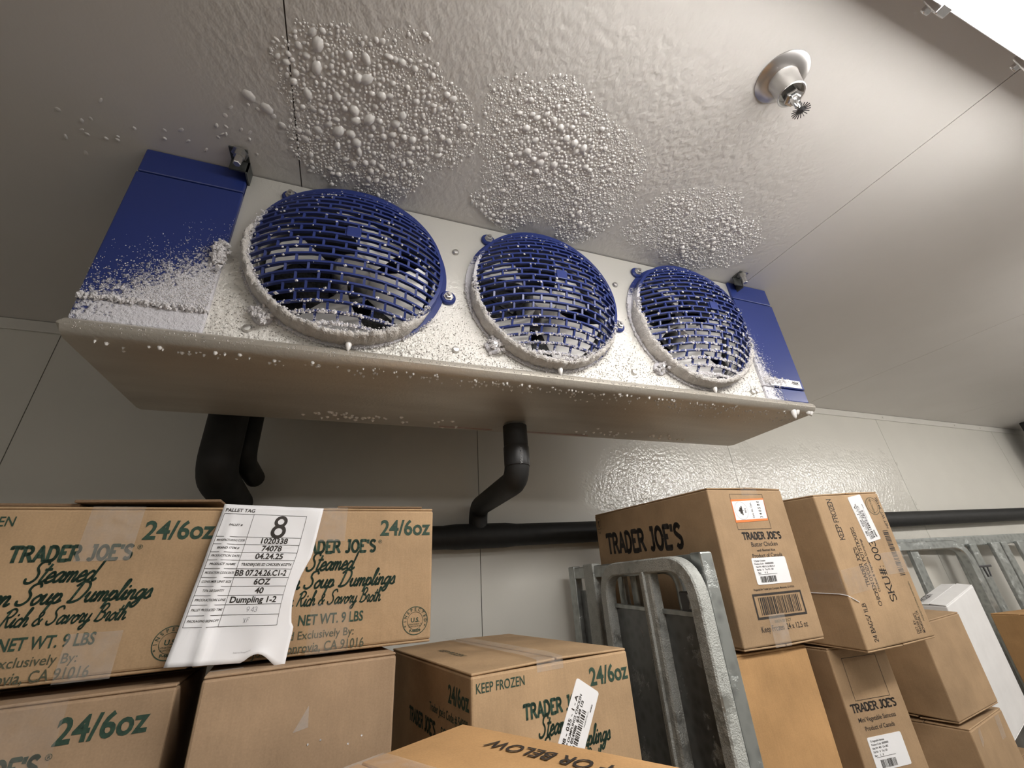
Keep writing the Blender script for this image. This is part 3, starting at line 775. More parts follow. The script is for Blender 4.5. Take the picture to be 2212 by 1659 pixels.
for k in range(260):
    x = -.074 + abs(r.gauss(0, .045))
    if x < .06: grain(fb, (x, -.0115 + r.uniform(-.003, .002), .058 + r.gauss(0, .005)), r.uniform(.0016, .0034), r)
tag(fb.build('frost_grains', 'frost', cvr), 'rime along the inner edge', kind='stuff')
fb = MB()
for k in range(4200):
    x = r.uniform(-.26, 1.016); z = abs(r.gauss(0, .06))
    if z > .30: continue
    if any(math.hypot(x - c, UZ0 + z - FZ) < GR + .012 for c in FX): continue
    grain(fb, (x - OX, YF - .0018 - OY, UZ0 + z - OZ), r.uniform(.0007, .0019), r)
tag(fb.build('frost_grains', 'frost_taupe', unit), 'crust of frost on the front sheet', kind='stuff')
fb = MB()
def drop(b, x, y, z, s, L):
    nn = 6; vs = []
    for q, h in ((1, .2), (.95, -.25), (.55, -.7)):
        for k in range(nn): vs.append((x + s * q * math.cos(k * math.pi / 3), y + s * q * math.sin(k * math.pi / 3), z + h * L))
    vs.append((x, y, z - L)); fs = [(i * nn + k, i * nn + (k + 1) % nn, (i + 1) * nn + (k + 1) % nn, (i + 1) * nn + k) for i in (0, 1) for k in range(nn)]
    fs += [(2 * nn + k, 2 * nn + (k + 1) % nn, 3 * nn) for k in range(nn)]
    b.add(vs, fs)
for k in range(330):
    t = r.random(); x = -.42 + 1.58 * (t ** .75)
    y = YF - .004 + abs(r.gauss(0, .030)) * (.4 + .9 * t)
    z = UZ0 - .0285 if y > YF - .002 else UZ0 - .026
    drop(fb, x - OX, y - OY, z - OZ, r.uniform(.0018, .0042), r.uniform(.003, .0068))
for k in range(70):
    x = r.choice((r.uniform(-.12, .25), r.uniform(.55, .95), r.uniform(-.15, .05))); drop(fb, x - OX, YB - .06 + r.gauss(0, .012) - OY, UZ0 - .031 - OZ, r.uniform(.003, .006), r.uniform(.003, .006))
for x, L in ((1.098, .030), (1.112, .016), (1.165, .014), (1.155, .012)):
    drop(fb, x - OX, YF - .006 - OY, UZ0 - .024 - OZ, .008, L)
tag(fb.build('ice_drops', 'ice', unit, smooth='all'), 'frozen drops hanging under the pan edge', kind='stuff')
fb = MB()
for k in range(2200):
    x = r.uniform(UX0, UX1); a = r.uniform(0, 1)
    grain(fb, (x - OX, YF - .012 - .008 * math.sin(a * 3.1) - OY, UZ0 - .002 - .022 * a - OZ), r.uniform(.0006, .0015), r)
tag(fb.build('frost_grains', 'frost_taupe', pan.parent), 'rough frost on the pan lip', kind='stuff')

# ================================================================== ICE ON THE CEILING
def half_drop(b, x, y, sx, sy, h, rot):
    n = 7; c, d = math.cos(rot), math.sin(rot); vs = []
    for q, e in ((1, 0), (.82, .55), (.42, .92)):
        for k in range(n):
            px, py = q * math.cos(2 * math.pi * k / n) * sx, q * math.sin(2 * math.pi * k / n) * sy
            vs.append((x + px * c - py * d, y + px * d + py * c, -e * h))
    vs.append((x, y, -h)); fs = [(i * n + k, i * n + (k + 1) % n, (i + 1) * n + (k + 1) % n, (i + 1) * n + k) for i in (0, 1) for k in range(n)]
    fs += [(2 * n + k, 2 * n + (k + 1) % n, 3 * n) for k in range(n)]
    b.add(vs, fs)
def ice_patch(name_label, cx, cy, rx, ry, rot, count, smin, smax, seed, stretch=1.3):
    r = random.Random(seed); b = MB(); pts = {}; made = 0; tries = 0
    while made < count and tries < count * 16:
        tries += 1
        a = r.uniform(0, 6.283); q = 1.15 * math.sqrt(r.random()); u, v_ = rx * q * math.cos(a), ry * q * math.sin(a)
        qe = q + .34 * noise.noise((u * 9 + seed * 3, v_ * 9, 1.7)) + .12 * noise.noise((u * 30, v_ * 30, seed))
        edge = max(0, min(1, (1.02 - qe) / .45))
        if r.random() > edge ** .5: continue
        s = (smin + (smax - smin) * r.random() ** 2.4) * (.45 + .55 * edge)
        s *= .7 + .7 * max(0, noise.noise((u * 7, v_ * 7, seed)) + .4)
        x = u * math.cos(rot) - v_ * math.sin(rot); y = u * math.sin(rot) + v_ * math.cos(rot)
        if cy + y > .722: continue
        key = (int(x // .012), int(y // .012)); ok = True
        for i in (-1, 0, 1):
            for j in (-1, 0, 1):
                for (px, py, ps) in pts.get((key[0] + i, key[1] + j), ()):
                    if math.hypot(px - x, py - y) < (ps + s) * .86: ok = False
        if not ok: continue
        pts.setdefault(key, []).append((x, y, s)); made += 1
        el = r.uniform(.9, stretch)
        half_drop(b, x, y, s * el, s * r.uniform(.75, 1.0), s * r.uniform(.50, .78), math.radians(125) - rot * 0 + r.gauss(0, .5))
    o = b.build('ceiling_ice', 'ice', smooth='all'); o.location = (cx, cy, CEIL + .0002)
    return tag(o, name_label, 'ice', kind='stuff')
ice_patch('patch of large frozen droplets on the ceiling above the left fan', -.022, .545, .165, .165, .2, 2000, .0028, .0112, 1, 1.5)
ice_patch('patch of frozen droplets on the ceiling above the middle fan', .355, .545, .215, .165, .35, 3600, .0022, .0080, 2)
ice_patch('patch of fine frozen droplets on the ceiling above the right fan', .775, .585, .21, .115, .1, 2800, .0019, .0066, 3)
# stray big drops and streaks of ice left of the seam
r = random.Random(9); b = MB()
for k in range(34):
    t = r.random(); x = -.20 - .40 * t * t + r.gauss(0, .03); y = .58 + .13 * t + r.gauss(0, .03)
    half_drop(b, x, y, r.uniform(.003, .008), r.uniform(.002, .005), r.uniform(.0008, .0022), r.uniform(1.8, 2.5))
for x, y, s in ((-.135, .55, .008), (-.146, .60, .009), (-.152, .615, .010), (-.128, .59, .011), (-.212, .575, .012), (-.19, .60, .008), (-.238, .56, .012)):
    half_drop(b, x, y, s, s * .85, s * .28, .7)
o = b.build('ceiling_ice', 'ice', smooth='all'); o.location = (0, 0, CEIL + .0002)
tag(o, 'thin scatter of stray ice drops and streaks left of the ceiling seam', 'ice', kind='stuff')

# ================================================================== SPRINKLER
sp = empty('sprinkler_head', (.658, .236, CEIL), label='chrome sprinkler head with round escutcheon on the ceiling', cat='sprinkler')
MB().lathe([(.0445, 0), (.0445, -.002), (.040, -.005), (.027, -.010), (.0255, -.010)], 40).build('escutcheon', 'steel_brushed', sp, smooth=True)
MB().lathe([(.0255, -.004), (.0235, -.012), (.0215, -.050), (.0225, -.052), (.0215, -.053), (.0195, -.052), (.0195, -.040)], 36).build('cup', 'steel_satin', sp, smooth=True)
MB().lathe([(.0125, -.040), (.0125, -.058), (.0145, -.058), (.0145, -.064), (.010, -.065), (.009, -.070)], 6).build('body', 'steel_bright', sp)
MB().tube([(-.009, 0, -.064), (-.011, 0, -.076), (-.006, 0, -.090), (0, 0, -.096), (.006, 0, -.090), (.011, 0, -.076), (.009, 0, -.064)], .0028, 8).build('frame_arms', 'steel_bright', sp, smooth='all')
MB().lathe([(.0028, -.066), (.0032, -.078), (.0022, -.090)], 8).build('glass_bulb', 'steel_satin', sp, smooth='all')
df = MB().lathe([(.0065, -.0965), (.0065, -.0985), (.003, -.100)], 14).build('deflector', 'steel_dark', sp)
for k in range(18):
    a = 2 * math.pi * k / 18
    MB().tube([(.0055 * math.cos(a), .0055 * math.sin(a), -.0975), (.0145 * math.cos(a), .0145 * math.sin(a), -.0985)], .0011, 4, flat=.6).build('tine', 'steel_dark', df)

# ================================================================== PIPES
hp = MB().tube([(-1.6, WALL - .046, ZC + .130), (.2, WALL - .046, ZC + .150), (.33, WALL - .046, ZC + .1505)] + [(x, WALL - .046, ZC + .150 + (x - .27) * .0145) for x in (.6, 1.2, 2, 3, 4, 5)], .036, 20).build('wall_pipe', 'pipe_black', smooth=True)
tag(hp, 'long black insulated pipe running level along the back wall', 'pipe')
MB().tube([(.29, WALL - .046, ZC + .151), (.33, WALL - .046, ZC + .1515), (.5, WALL - .046, ZC + .1535), (.54, WALL - .046, ZC + .154)], [.036, .0395, .0395, .036], 20).build('tee_sleeve', 'pipe_black', hp, smooth=True)
dr = empty('drain_pipe', (.377, .955, ZC + .38), label='black insulated drain pipe dropping from the pan and bending back to the wall pipe', cat='pipe')
def lp(pts): return [(x - .377, y - .955, z - .38) for x, y, z in pts]
MB().tube(lp(rounded([(.377, .955, .368), (.377, .955, .232), (.405, WALL - .05, .243), (.405, WALL - .048, .16)], .055, 7)), .031, 18).build('insulation', 'pipe_black', dr, smooth=True)
MB().tube(lp([(.377, .955, .384), (.377, .955, .366)]), .014, 14).build('pipe_stub', 'steel_satin', dr, smooth=True)
MB().tube(lp([(.377, .955, .315), (.377, .955, .31), (.377, .955, .268), (.377, .955, .263)]), [.031, .0325, .0325, .031], 18).build('joint_tape', 'pipe_tape', dr, smooth=True)
v, f = bfont('AP/ARMA', .007, .0002)
MB().add([(-.004 + (-.0 + y), -.0328, -.118 + x) for x, y in v], f).build('printed_text', 'pipe_print', dr)
lq = MB().tube(rounded([(-.320, 1.20, ZC + .70), (-.320, 1.20, ZC + .285), (-.320, WALL - .004, ZC + .262)], .060, 7), .045, 20).build('suction_pipe', 'pipe_black', smooth=True)
tag(lq, 'thick black insulated pipe behind the unit, elbow going into the wall', 'pipe')
l2 = MB().tube(rounded([(-.284, 1.285, ZC + .70), (-.284, 1.285, ZC + .345), (-.284, WALL - .004, ZC + .340)], .05, 7), .027, 16).build('liquid_pipe', 'pipe_black', smooth=True)
tag(l2, 'thinner black insulated pipe just right of the thick one behind the unit', 'pipe')
jb = MB().box(4.28, 4.62, 1.02, 1.36, CEIL - .34, CEIL - .002).build('equipment_box', 'black_void', bevel=.006); tag(jb, 'dark equipment box under the ceiling, only its corner in view', 'equipment box')

# ================================================================== CARTONS
def carton(name, label, pos, yaw, wdh, mat, tilt=(0, 0), seam='x', cat='carton', group=None, flap_gap=.0, bottom=True):
    """pos = front bottom left corner relative to the camera height"""
    w_, d_, h_ = wdh
    r = empty(name, (pos[0], pos[1], pos[2] + ZC), label=label, cat=cat, group=group)
    r.rotation_mode = 'YXZ'; r.rotation_euler = (tilt[0], tilt[1], yaw)
    t = .004
    MB().box(0, w_, 0, d_, t if bottom else 0, h_ - t).build('body', mat, r, bevel=.0032)
    rr = random.Random(hash(label) % 1000 if False else len(label) * 7 + int(w_ * 1000))
    def flaps(z0, sgn):
        for k in (0, 1):
            b = MB()
            if seam == 'x': x0, x1, y0, y1 = .001, w_ - .001, (.001 if k == 0 else d_ / 2 + .0015), (d_ / 2 - .0015 if k == 0 else d_ - .001)
            else: x0, x1, y0, y1 = (.001 if k == 0 else w_ / 2 + .0015), (w_ / 2 - .0015 if k == 0 else w_ - .001), .001, d_ - .001
            lift = flap_gap * rr.uniform(.4, 1.0) * sgn
            vs = []
            for z in (0, t * .9):
                for y in (y0, y1):
                    for x in (x0, x1):
                        inner = (seam == 'x' and ((k == 0 and y == y1) or (k == 1 and y == y0))) or (seam == 'y' and ((k == 0 and x == x1) or (k == 1 and x == x0)))
                        vs.append((x, y, z0 + z * sgn + (lift if inner else 0)))
            b.add(vs, [(0, 2, 3, 1), (4, 5, 7, 6), (0, 1, 5, 4), (2, 6, 7, 3), (0, 4, 6, 2), (1, 3, 7, 5)]).build('flap', mat, r, bevel=.0012, seg=1)
    flaps(h_ - t + .0002, 1)
    if bottom: flaps(t - .0002, -1)
    r['_dim'] = (w_, d_, h_)
    return r
EPS = .0005
def face_map(r, face, e):
    w_, d_, h_ = r['_dim']
    return {'front': lambda u, v: (u, -e, v), 'left': lambda u, v: (-e, d_ - u, v), 'top': lambda u, v: (u, v, h_ + e), 'right': lambda u, v: (w_ + e, u, v)}[face]
def prt(r, vf, face, mat, u=0, v=0, name='printed_text', parent=None, e=EPS):
    F = face_map(r, face, e)
    return MB().add([F(a + u, b + v) for a, b in vf[0]], vf[1]).build(name, mat, parent or r)
def rrect(x0, y0, x1, y1, rad, n=4):
    P = []
    for cx, cy, a in ((x1 - rad, y0 + rad, -90), (x1 - rad, y1 - rad, 0), (x0 + rad, y1 - rad, 90), (x0 + rad, y0 + rad, 180)):
        P += [(cx + rad * math.cos(math.radians(a + 90 * k / n)), cy + rad * math.sin(math.radians(a + 90 * k / n))) for k in range(n + 1)]
    return P
def sticker(r, face, pts, mat, name='label', e=.0009):
    """thin raised sticker with edges"""
    F0 = face_map(r, face, .0001); F1 = face_map(r, face, e); n = len(pts)
    vs = [F0(*p) for p in pts] + [F1(*p) for p in pts]
    fs = [tuple(range(n, 2 * n)), tuple(range(n - 1, -1, -1))] + [(k, (k + 1) % n, n + (k + 1) % n, n + k) for k in range(n)]
    return MB().add(vs, fs).build(name, mat, r)
def strip(r, path, wdir, half, mat='tape_clear', name='tape'):
    """tape strip along a 3D path; wdir = width direction"""
    W = Vector(wdir) * half; vs = []; fs = []
    for p in path: vs += [tuple(Vector(p) - W), tuple(Vector(p) + W)]
    for i in range(len(path) - 1): fs.append((2 * i, 2 * i + 1, 2 * i + 3, 2 * i + 2))
    return MB().add(vs, fs).build(name, mat, r)
def slab(t, size, wd=.17, **k): return stroke_text(t, size, SLAB, wd, serif=.14, **k)
def script(t, size, wd=.085, **k): return stroke_text(t, size, SCR, wd, shear=.34, **k)
def brand(width, size, wd=.2):
    return fit_width(slab("TRADER JOE'S", size, wd + .055, gap=.10), width)

def seal(r, u, v, R, mat='ink_green'):
    prt(r, join2(ring2(u, v, R, .0011), ring2(u, v, R * .62, .0005), arc_text('*INSPECTED*', u, v, R * .70, R * .21, 205, -25, .0001),
        move2(bfont('U.S.', R * .30, .0002, align='CENTER'), u, v - R * .10), move2(bfont('DEPARTMENT OF', R * .10, 0, align='CENTER'), u, v - R * .30),
        move2(bfont('AGRICULTURE', R * .10, 0, align='CENTER'), u, v - R * .44), move2(bfont('P-46009', R * .18, .0002, align='CENTER'), u, v - R * .78)), 'front', mat, name='inspection_seal')

def dumpling_prints(r, w_, h_, left=True):
    """green print of the soup dumpling case; offsets measured from right edge / top"""
    T = h_
    prt(r, fit_width(bfont('24/6oz', .0245, .0009), .086), 'front', 'ink_green', w_ - .091, T - .045)
    prt(r, fit_width(bfont('KEEP FROZEN', .0125, .00015), .084), 'front', 'ink_green', .008, T - .026)
    prt(r, brand(.129, .0175, .21), 'front', 'ink_green', w_ - .225, T - .070)
    prt(r, join2(ring2(.003, 0, .003, .0005, 14), move2(bfont('R', .003, .0001, align='CENTER'), .003, -.0015)), 'front', 'ink_green', w_ - .093, T - .055, 'registered_mark')
    prt(r, fit_width(script('Steamed', .026, .13), .078), 'front', 'ink_green', w_ - .200, T - .096)
    prt(r, fit_width(script('Chicken Soup Dumplings', .024, .13), .205), 'front', 'ink_green', w_ - .266, T - .121)
    prt(r, fit_width(script('with a Rich & Savory Broth', .020, .125), .165), 'front', 'ink_green', w_ - .247, T - .145)
    prt(r, fit_width(bfont('NET WT. 9 LBS', .0135, .0004), .092), 'front', 'ink_green', w_ - .200, T - .171)
    prt(r, fit_width(bfont('Sold & Distributed Exclusively By:', .0105, .0001), .185), 'front', 'ink_olive', w_ - .305, T - .189)
    prt(r, fit_width(bfont("Trader Joe's, Monrovia, CA 91016", .012, .0002), .192), 'front', 'ink_olive', w_ - .296, T - .206)
    seal(r, w_ - .026, T - .178, .0205)

DW, DD, DH = .324, .36, .21
# --- upper row, left: two soup dumpling cases
L1 = carton('carton', 'soup dumpling carton at far left, top row, loose flaps standing up', (-.1845 - DW * math.cos(.044), .779 - DW * math.sin(.044), -.075), .044, (DW, DD, DH), 'cardboard_tan', flap_gap=.004)
dumpling_prints(L1, DW, DH)
strip(L1, [(.196, -.0008, .213 - .075), (.197, -.0008, .2102), (.197, .06, .2112)], (1, 0, 0), .030, 'tape_frosty')
strip(L1, [(.215, -.0008, .052), (.215, -.0008, -.001)], (1, 0, 0), .028, 'tape_frosty')
# raised flaps, seen edge-on above the front
MB().box(DW - .175, DW - .002, .002, .10, .212, .216).build('raised_flap', 'cardboard_inner', L1, bevel=.001).rotation_euler = (math.radians(1.5), math.radians(-1.0), 0)
MB().box(.02, .150, .003, .12, .2105, .2145).build('raised_flap', 'cardboard_inner', L1, bevel=.001)
L2 = carton('carton', 'soup dumpling carton half covered by the white paper tag, top row', (-.1815, .781, -.075), .044, (DW, DD, DH), 'cardboard_tan', flap_gap=.003)
dumpling_prints(L2, DW, DH)
strip(L2, [(.152, -.0009, .157), (.152, -.0009, .2105), (.152, .10, .2112)], (1, 0, 0), .025, 'tape_frosty')
strip(L2, [(.168, -.0009, .066), (.168, -.0009, .0), (.168, .02, -.003)], (1, 0, 0), .029, 'tape_clear')
strip(L2, [(.045, -.016, -.004), (.05, -.030, -.016), (.055, -.034, -.024)], (1, .1, 0), .019, 'tape_frosty')
for a, c in ((.02, .30),):
    MB().box(.16, DW - .02, .003, .11, .2108, .2142).build('raised_flap', 'cardboard_inner', L2, bevel=.001)

# --- paper pallet tag hanging over the joint of those two
tagroot = empty('pallet_tag', (-.12, .765, ZC + .132), label='crumpled white pallet tag sheet numbered 8, taped between two cartons', cat='paper tag')
TL, TR, BR, BL = Vector((-.183, .7755, .1385)), Vector((-.042, .777, .132)), Vector((-.066, .772, -.0765)), Vector((-.2055, .766, -.0690))
def tagpt(s, t, lift=0.0):
    p = (TL * (1 - s) + TR * s) * (1 - t) + (BL * (1 - s) + BR * s) * t
    ridge = .0055 * math.exp(-((s - .10 - .16 * t) / .05) ** 2) * min(1, t * 3)
    wav = .0028 * math.sin(s * 9 + 2.1 * t) * t + .0022 * noise.noise((s * 4, t * 5, 2.2))
    curl = -.012 * max(0, t - .82) / .18 * math.cos((s - .25) * 4.5)
    edge_r = .020 * max(0, s - .78) / .22 * math.sin(min(1, max(0, (t - .35) / .5)) * math.pi)
    x = p.x - edge_r * .55 * (1 if t < .8 else .3)
    dz = 0.0
    if s > .62 and t > .9: dz = .010 * math.sin((s - .62) / .25 * math.pi) * (t - .9) / .1
    return (x - tagroot.location[0], p.y - .004 - ridge - wav - abs(curl) * .6 - lift - tagroot.location[1], p.z + dz - (ZC + .132 - ZC))
nx_, ny_ = 28, 36; vs = [tagpt(i / nx_, j / ny_) for j in range(ny_ + 1) for i in range(nx_ + 1)]
fs = [(j * (nx_ + 1) + i, j * (nx_ + 1) + i + 1, (j + 1) * (nx_ + 1) + i + 1, (j + 1) * (nx_ + 1) + i) for j in range(ny_) for i in range(nx_)]
sheet = MB().add(vs, fs).build('sheet', 'paper_white', tagroot, smooth='all')
sm = sheet.modifiers.new('thickness', 'SOLIDIFY'); sm.thickness = .0003
TW, TH = .141, .210
def tprint(vf, x, y, mat, name='printed_text'):
    """x right, y down in sheet metres (0..TW, 0..TH)"""
    vv, ff = vf
    return MB().add([tagpt(min(1, max(0, (a + x) / TW)), min(1, max(0, (y - b_) / TH)), .0007) for a, b_ in vv], ff).build(name, mat, tagroot)
rows = [.067, .226, .277, .33, .382, .438, .494, .549, .605, .661, .723, .79]
Lh = []
def hline(t, s0=.03, s1=.845):
    return rects([(TW * (s0 + (s1 - s0) * k / 12), -.00028, TW * (s0 + (s1 - s0) * (k + 1) / 12), .00028) for k in range(12)])
for t in rows: tprint(move2(hline(t), 0, -t * TH), 0, 0, 'ink_black', 'table_line')
def vline(s): return rects([(s * TW - .00028, -TH * (rows[0] + (rows[-1] - rows[0]) * (k + 1) / 16), s * TW + .00028, -TH * (rows[0] + (rows[-1] - rows[0]) * k / 16)) for k in range(16)])
for s_ in (.03, .315, .845): tprint(vline(s_), 0, 0, 'ink_black', 'table_line')
tprint(bfont('PALLET TAG', .0050, .00015), .004, .0110, 'ink_black')
names = ['PALLET #', 'MANUFACTURING CODE', 'BRAND ITEM #', 'PRODUCTION DATE', 'PRODUCT NAME', 'PRODUCTION CODE DATE', 'CONSUMER UNIT SIZE', 'TOTAL CASE QUANTITY', 'PRODUCTION LINE', 'PALLET PRODUCED TIME', 'PACKAGING SIGNOFF']
vals = [None, '1020338', '74078', '04.24.25', 'TRADERJOES SD CHICKEN 6OZ*24', 'BB 07.24.26.C1-2', '6OZ', '40', 'Dumpling 1-2', None, None]
for i, (a, c) in enumerate(zip(rows, rows[1:])):
    ym = (a + c) / 2 * TH
    vf = bfont(names[i], .0029, .00008, shear=.1, align='CENTER'); wv = max(q[0] for q in vf[0]) - min(q[0] for q in vf[0])
    if wv > .036: vf = ([(x * .036 / wv, y) for x, y in vf[0]], vf[1])
    tprint(vf, TW * .175, ym + .001, 'ink_black')
    if vals[i]:
        sz = .0040 if i == 4 else .0076
        vf = bfont(vals[i], sz, .0003 if i != 4 else .0001, align='CENTER'); wv = max(q[0] for q in vf[0]) - min(q[0] for q in vf[0])
        if wv > .068: vf = ([(x * .068 / wv, y) for x, y in vf[0]], vf[1])
        tprint(vf, TW * (.585 if i not in (5, 8) else .555), ym + sz * .45, 'ink_black')
tprint(join2(ring2(0, .0070, .0090, .0046, 28), ring2(0, -.0078, .0104, .0050, 28)), TW * .60, (rows[0] + rows[1]) / 2 * TH, 'ink_black', 'printed_number')
tprint(stroke_text('9.43', .0062, SLAB, .09), TW * .52, (rows[9] + rows[10]) / 2 * TH + .003, 'ink_pencil', 'handwriting')
vs_, fs_ = [], []; ribbon(vs_, fs_, [(0, .9), (.5, 0)], .08); ribbon(vs_, fs_, [(.5, .95), (.1, -.1)], .08); ribbon(vs_, fs_, [(1.2, 1), (.75, .95), (.72, 0)], .08); ribbon(vs_, fs_, [(.74, .55), (1.1, .55)], .08)
tprint(([(x * .0062, y * .0062) for x, y in vs_], fs_), TW * .52, (rows[10] + rows[11]) / 2 * TH + .003, 'ink_pencil', 'handwriting')
tprint(bfont('Internal Revision 02', .0018, 0), TW * .52, TH * .945, 'ink_grey')

# --- row below: worn carton at lower left, plain carton beneath the tag
A3 = carton('carton', 'worn soup dumpling carton at the lower left corner, nearest the camera', (-.186 - DW * math.cos(.09), .760 - DW * math.sin(.09), -.088 - DH), .09, (DW, .24, DH), 'cardboard_dusty', flap_gap=.002)
dumpling_prints(A3, DW - .016, DH)
strip(A3, [(.19, -.0008, .13), (.19, -.0008, .21), (.19, .06, .2105)], (1, 0, 0), .030, 'tape_clear')
CT = carton('carton', 'large plain brown carton under the tagged carton, no printing', (.085 - .240 * math.cos(.13), .757 - .240 * math.sin(.13), -.080 - .36), .13, (.240, .28, .36), 'cardboard_dusty')
sticker(CT, 'front', [(.111, .285), (.129, .288), (.127, .312)], 'tape_frosty', 'tape_scrap', .0006)
for u, v in ((.131, .27), (.146, .272), (.181, .262), (.198, .268)):
    MB().lathe([(.0012, 0), (.0012, .0006)], 6, Matrix.Translation((u, 0, v)) @ Matrix.Rotation(math.pi / 2, 4, 'X')).build('frost_speck', 'frost', CT)
# --- middle carton, top visible
MH = .21
MD = carton('carton', 'soup dumpling carton standing alone in the middle, white price sticker on front', (.193, .735, -.117 - MH), math.radians(9), (.311, .45, MH), 'cardboard_tan', seam='y', flap_gap=.0045)
dumpling_prints(MD, .311, MH)
strip(MD, [(.142, -.0009, .197), (.142, -.0009, .2145), (.145, .05, .2165), (.150, .45, .2165)], (1, 0, 0), .026, 'tape_frosty')
prt(MD, move2(rot2(bfont('KEEP FROZEN', .014, .0002), math.radians(-90)), 0, 0), 'top', 'ink_olive', .055, .30, e=.0012)
prt(MD, fit_width(bfont('24/6oz', .0235, .0009), .085), 'left', 'ink_green', .45 - .092, MH - .048)
prt(MD, fit_width(bfont("Trader Joe's Code # 54988", .012, .0002), .17), 'left', 'ink_green', .45 - .182, MH - .072)
prt(MD, brand(.15, .019, .21), 'left', 'ink_green', .45 - .30, MH - .105)
prt(MD, bfont('SOUP DUMPLINGS', .0145, .0003), 'left', 'ink_green', .45 - .125, MH - .100)
# tilted price sticker: long axis leaning right, slightly loose
def price_label(r, face, c, ang, w_, h_, txt, nm):
    R2 = lambda p: (c[0] + p[0] * math.cos(ang) - p[1] * math.sin(ang), c[1] + p[0] * math.sin(ang) + p[1] * math.cos(ang))
    lab = sticker(r, face, [R2(p) for p in rrect(-w_ / 2, -h_ / 2, w_ / 2, h_ / 2, .004)], 'label_white', nm, .0012)
    def P(vf, x, y): prt(r, ([R2((a + x, b + y)) for a, b in vf[0]], vf[1]), face, 'ink_black', name='label_print', parent=lab, e=.0016)
    L, T = -w_ / 2 + .004, h_ / 2
    P(fit_width(bfont(txt[0], .0058, .00015), w_ * .66), L + w_ * .10, T - .012)
    P(fit_width(bfont(txt[1], .0042, .0001), w_ * .78), L + .002, T - .0185)
    P(fit_width(bfont(txt[2], .0046, .0002), w_ * .72), L + .002, T - .0250)
    P(barcode(0, 0, w_ * .60, .0085, 30, len(txt[1])), L + .004, T - .0350)
    P(bfont(txt[3], .0046, .0003), L + .004, T - .0435)
    P(bfont('MONROVIA CA', .0022, 0), L + w_ * .45, T - .0395); P(bfont('06/10/25', .0022, .0001), L + w_ * .66, T - .0435)
    return lab
price_label(MD, 'front', (.186, .121), math.radians(58), .108, .050, ('08 - 035 - 1 - A', 'SOUP DUMPLINGS CHICKEN', 'SKU: 054988  $3.49 1/3', '#F070'), 'price_sticker')

# --- close carton at the bottom edge, turned, printing upside down on top
fa = math.radians(-60.5)
fgz = -.160; ap = Vector((.165, .673))
u1 = Vector((math.cos(fa), math.sin(fa))); v1 = Vector((u1.y, -u1.x))   # v1 points to the left
FW, FD = .46, .30
p0 = ap + u1 * FW                                     # front bottom left of local frame: x axis = -u1, y axis = ... 
yaw = math.atan2(-u1.y, -u1.x)
# local x runs from p0 back to the apex (-u1), local y = rotate(-u1, +90)
lx = -u1; ly = Vector((-lx.y, lx.x))
if ly.dot(v1) < 0: pass
FG = carton('carton', 'close carton cut by the bottom edge, black freezing-temperature text upside down', (p0.x, p0.y, fgz - .26), yaw, (FW, FD, .26), 'cardboard_orange', seam='x', flap_gap=.0)
tv = fit_width(bfont('STORE AT 0°F OR BELOW', .020, .0004), .305)
prt(FG, tv, 'top', 'ink_black', .070, .030, e=.0011)
strip(FG, [(FW - .10, FD * .5, .2612), (FW - .02, FD * .5, .2612), (FW + .0012, FD * .5, .2605), (FW + .0012, FD * .5, .20)], (0, 1, 0), .03, 'tape_frosty')

# --- right hand stack
BW, BD, BH = .241, .506, .33
BT = carton('carton', 'tall butter chicken carton with orange-edged certificate label, right stack', (.780, .786, -.152), .01, (BW, BD, BH), 'cardboard_brown', tilt=(.035, -.006)[::-1], seam='y', flap_gap=.003)
BT.rotation_euler = (.035, -.006, .01)
prt(BT, frame2(.065, .235, .172, .316, .0009), 'front', 'ink_black', name='printed_box')
lab = sticker(BT, 'front', [(.0645, .2505), (.168, .2545), (.1715, .306), (.0645, .303)], 'label_orange', 'certificate_label', .0008)
sticker(BT, 'front', [(.0665, .2560), (.1665, .2590), (.1695, .3025), (.0665, .2985)], 'label_white', 'label_panel', .0012).parent = lab
def onlab(vf, u, v, mat='ink_black'): prt(BT, vf, 'front', mat, u, v, 'label_print', lab, .0016)
onlab(ring2(0, 0, .0205, .0006, 36, 1.0), .0895, .2775, 'ink_grey')
leaf = [(0, 1.0), (.16, .62), (.36, .72), (.28, .28), (.52, .50), (.60, .34), (.92, .40), (.78, .10), (.90, -.02), (.42, -.38), (.48, -.54), (.06, -.46), (.04, -1.0), (-.04, -1.0), (-.06, -.46), (-.48, -.54), (-.42, -.38), (-.90, -.02), (-.78, .10), (-.92, .40), (-.60, .34), (-.52, .50), (-.28, .28), (-.36, .72), (-.16, .62)]
lf = rot2(([(x * .0085, y * .0085) for x, y in leaf], [tuple(range(len(leaf)))]), math.radians(90))
onlab(lf, .0885, .2775); onlab(rects([(-.0016, -.0105, .0016, .0105)]), .0915, .2775)
onlab(rot2(bfont('913', .0048, .0002, align='CENTER'), math.radians(90)), .1045, .2775)
onlab(rot2(fit_width(bfont('Cert. No. Cert.', .0052, .0001), .036), math.radians(90)), .1260, .260)
onlab(rot2(fit_width(bfont('340580', .0085, .0001, space=1.5), .039), math.radians(90)), .1530, .2605)
prt(BT, brand(.124, .0140, .22), 'front', 'ink_black', .0725, .2135)
prt(BT, fit_width(bfont('Butter Chicken', .0095, .0001), .083), 'front', 'ink_black', .094, .1975)
prt(BT, fit_width(bfont('with Basmati Rice', .0050, .0001), .058), 'front', 'ink_black', .106, .1865)
prt(BT, fit_width(bfont('Product of Canada', .0088, .0001), .094), 'front', 'ink_black', .0885, .1735)
lab = sticker(BT, 'front', rrect(.0815, .1185, .188, .1735, .004), 'label_white', 'shipping_label')
def onlab(vf, u, v, mat='ink_black'): prt(BT, vf, 'front', mat, u, v, 'label_print', lab, .0014)
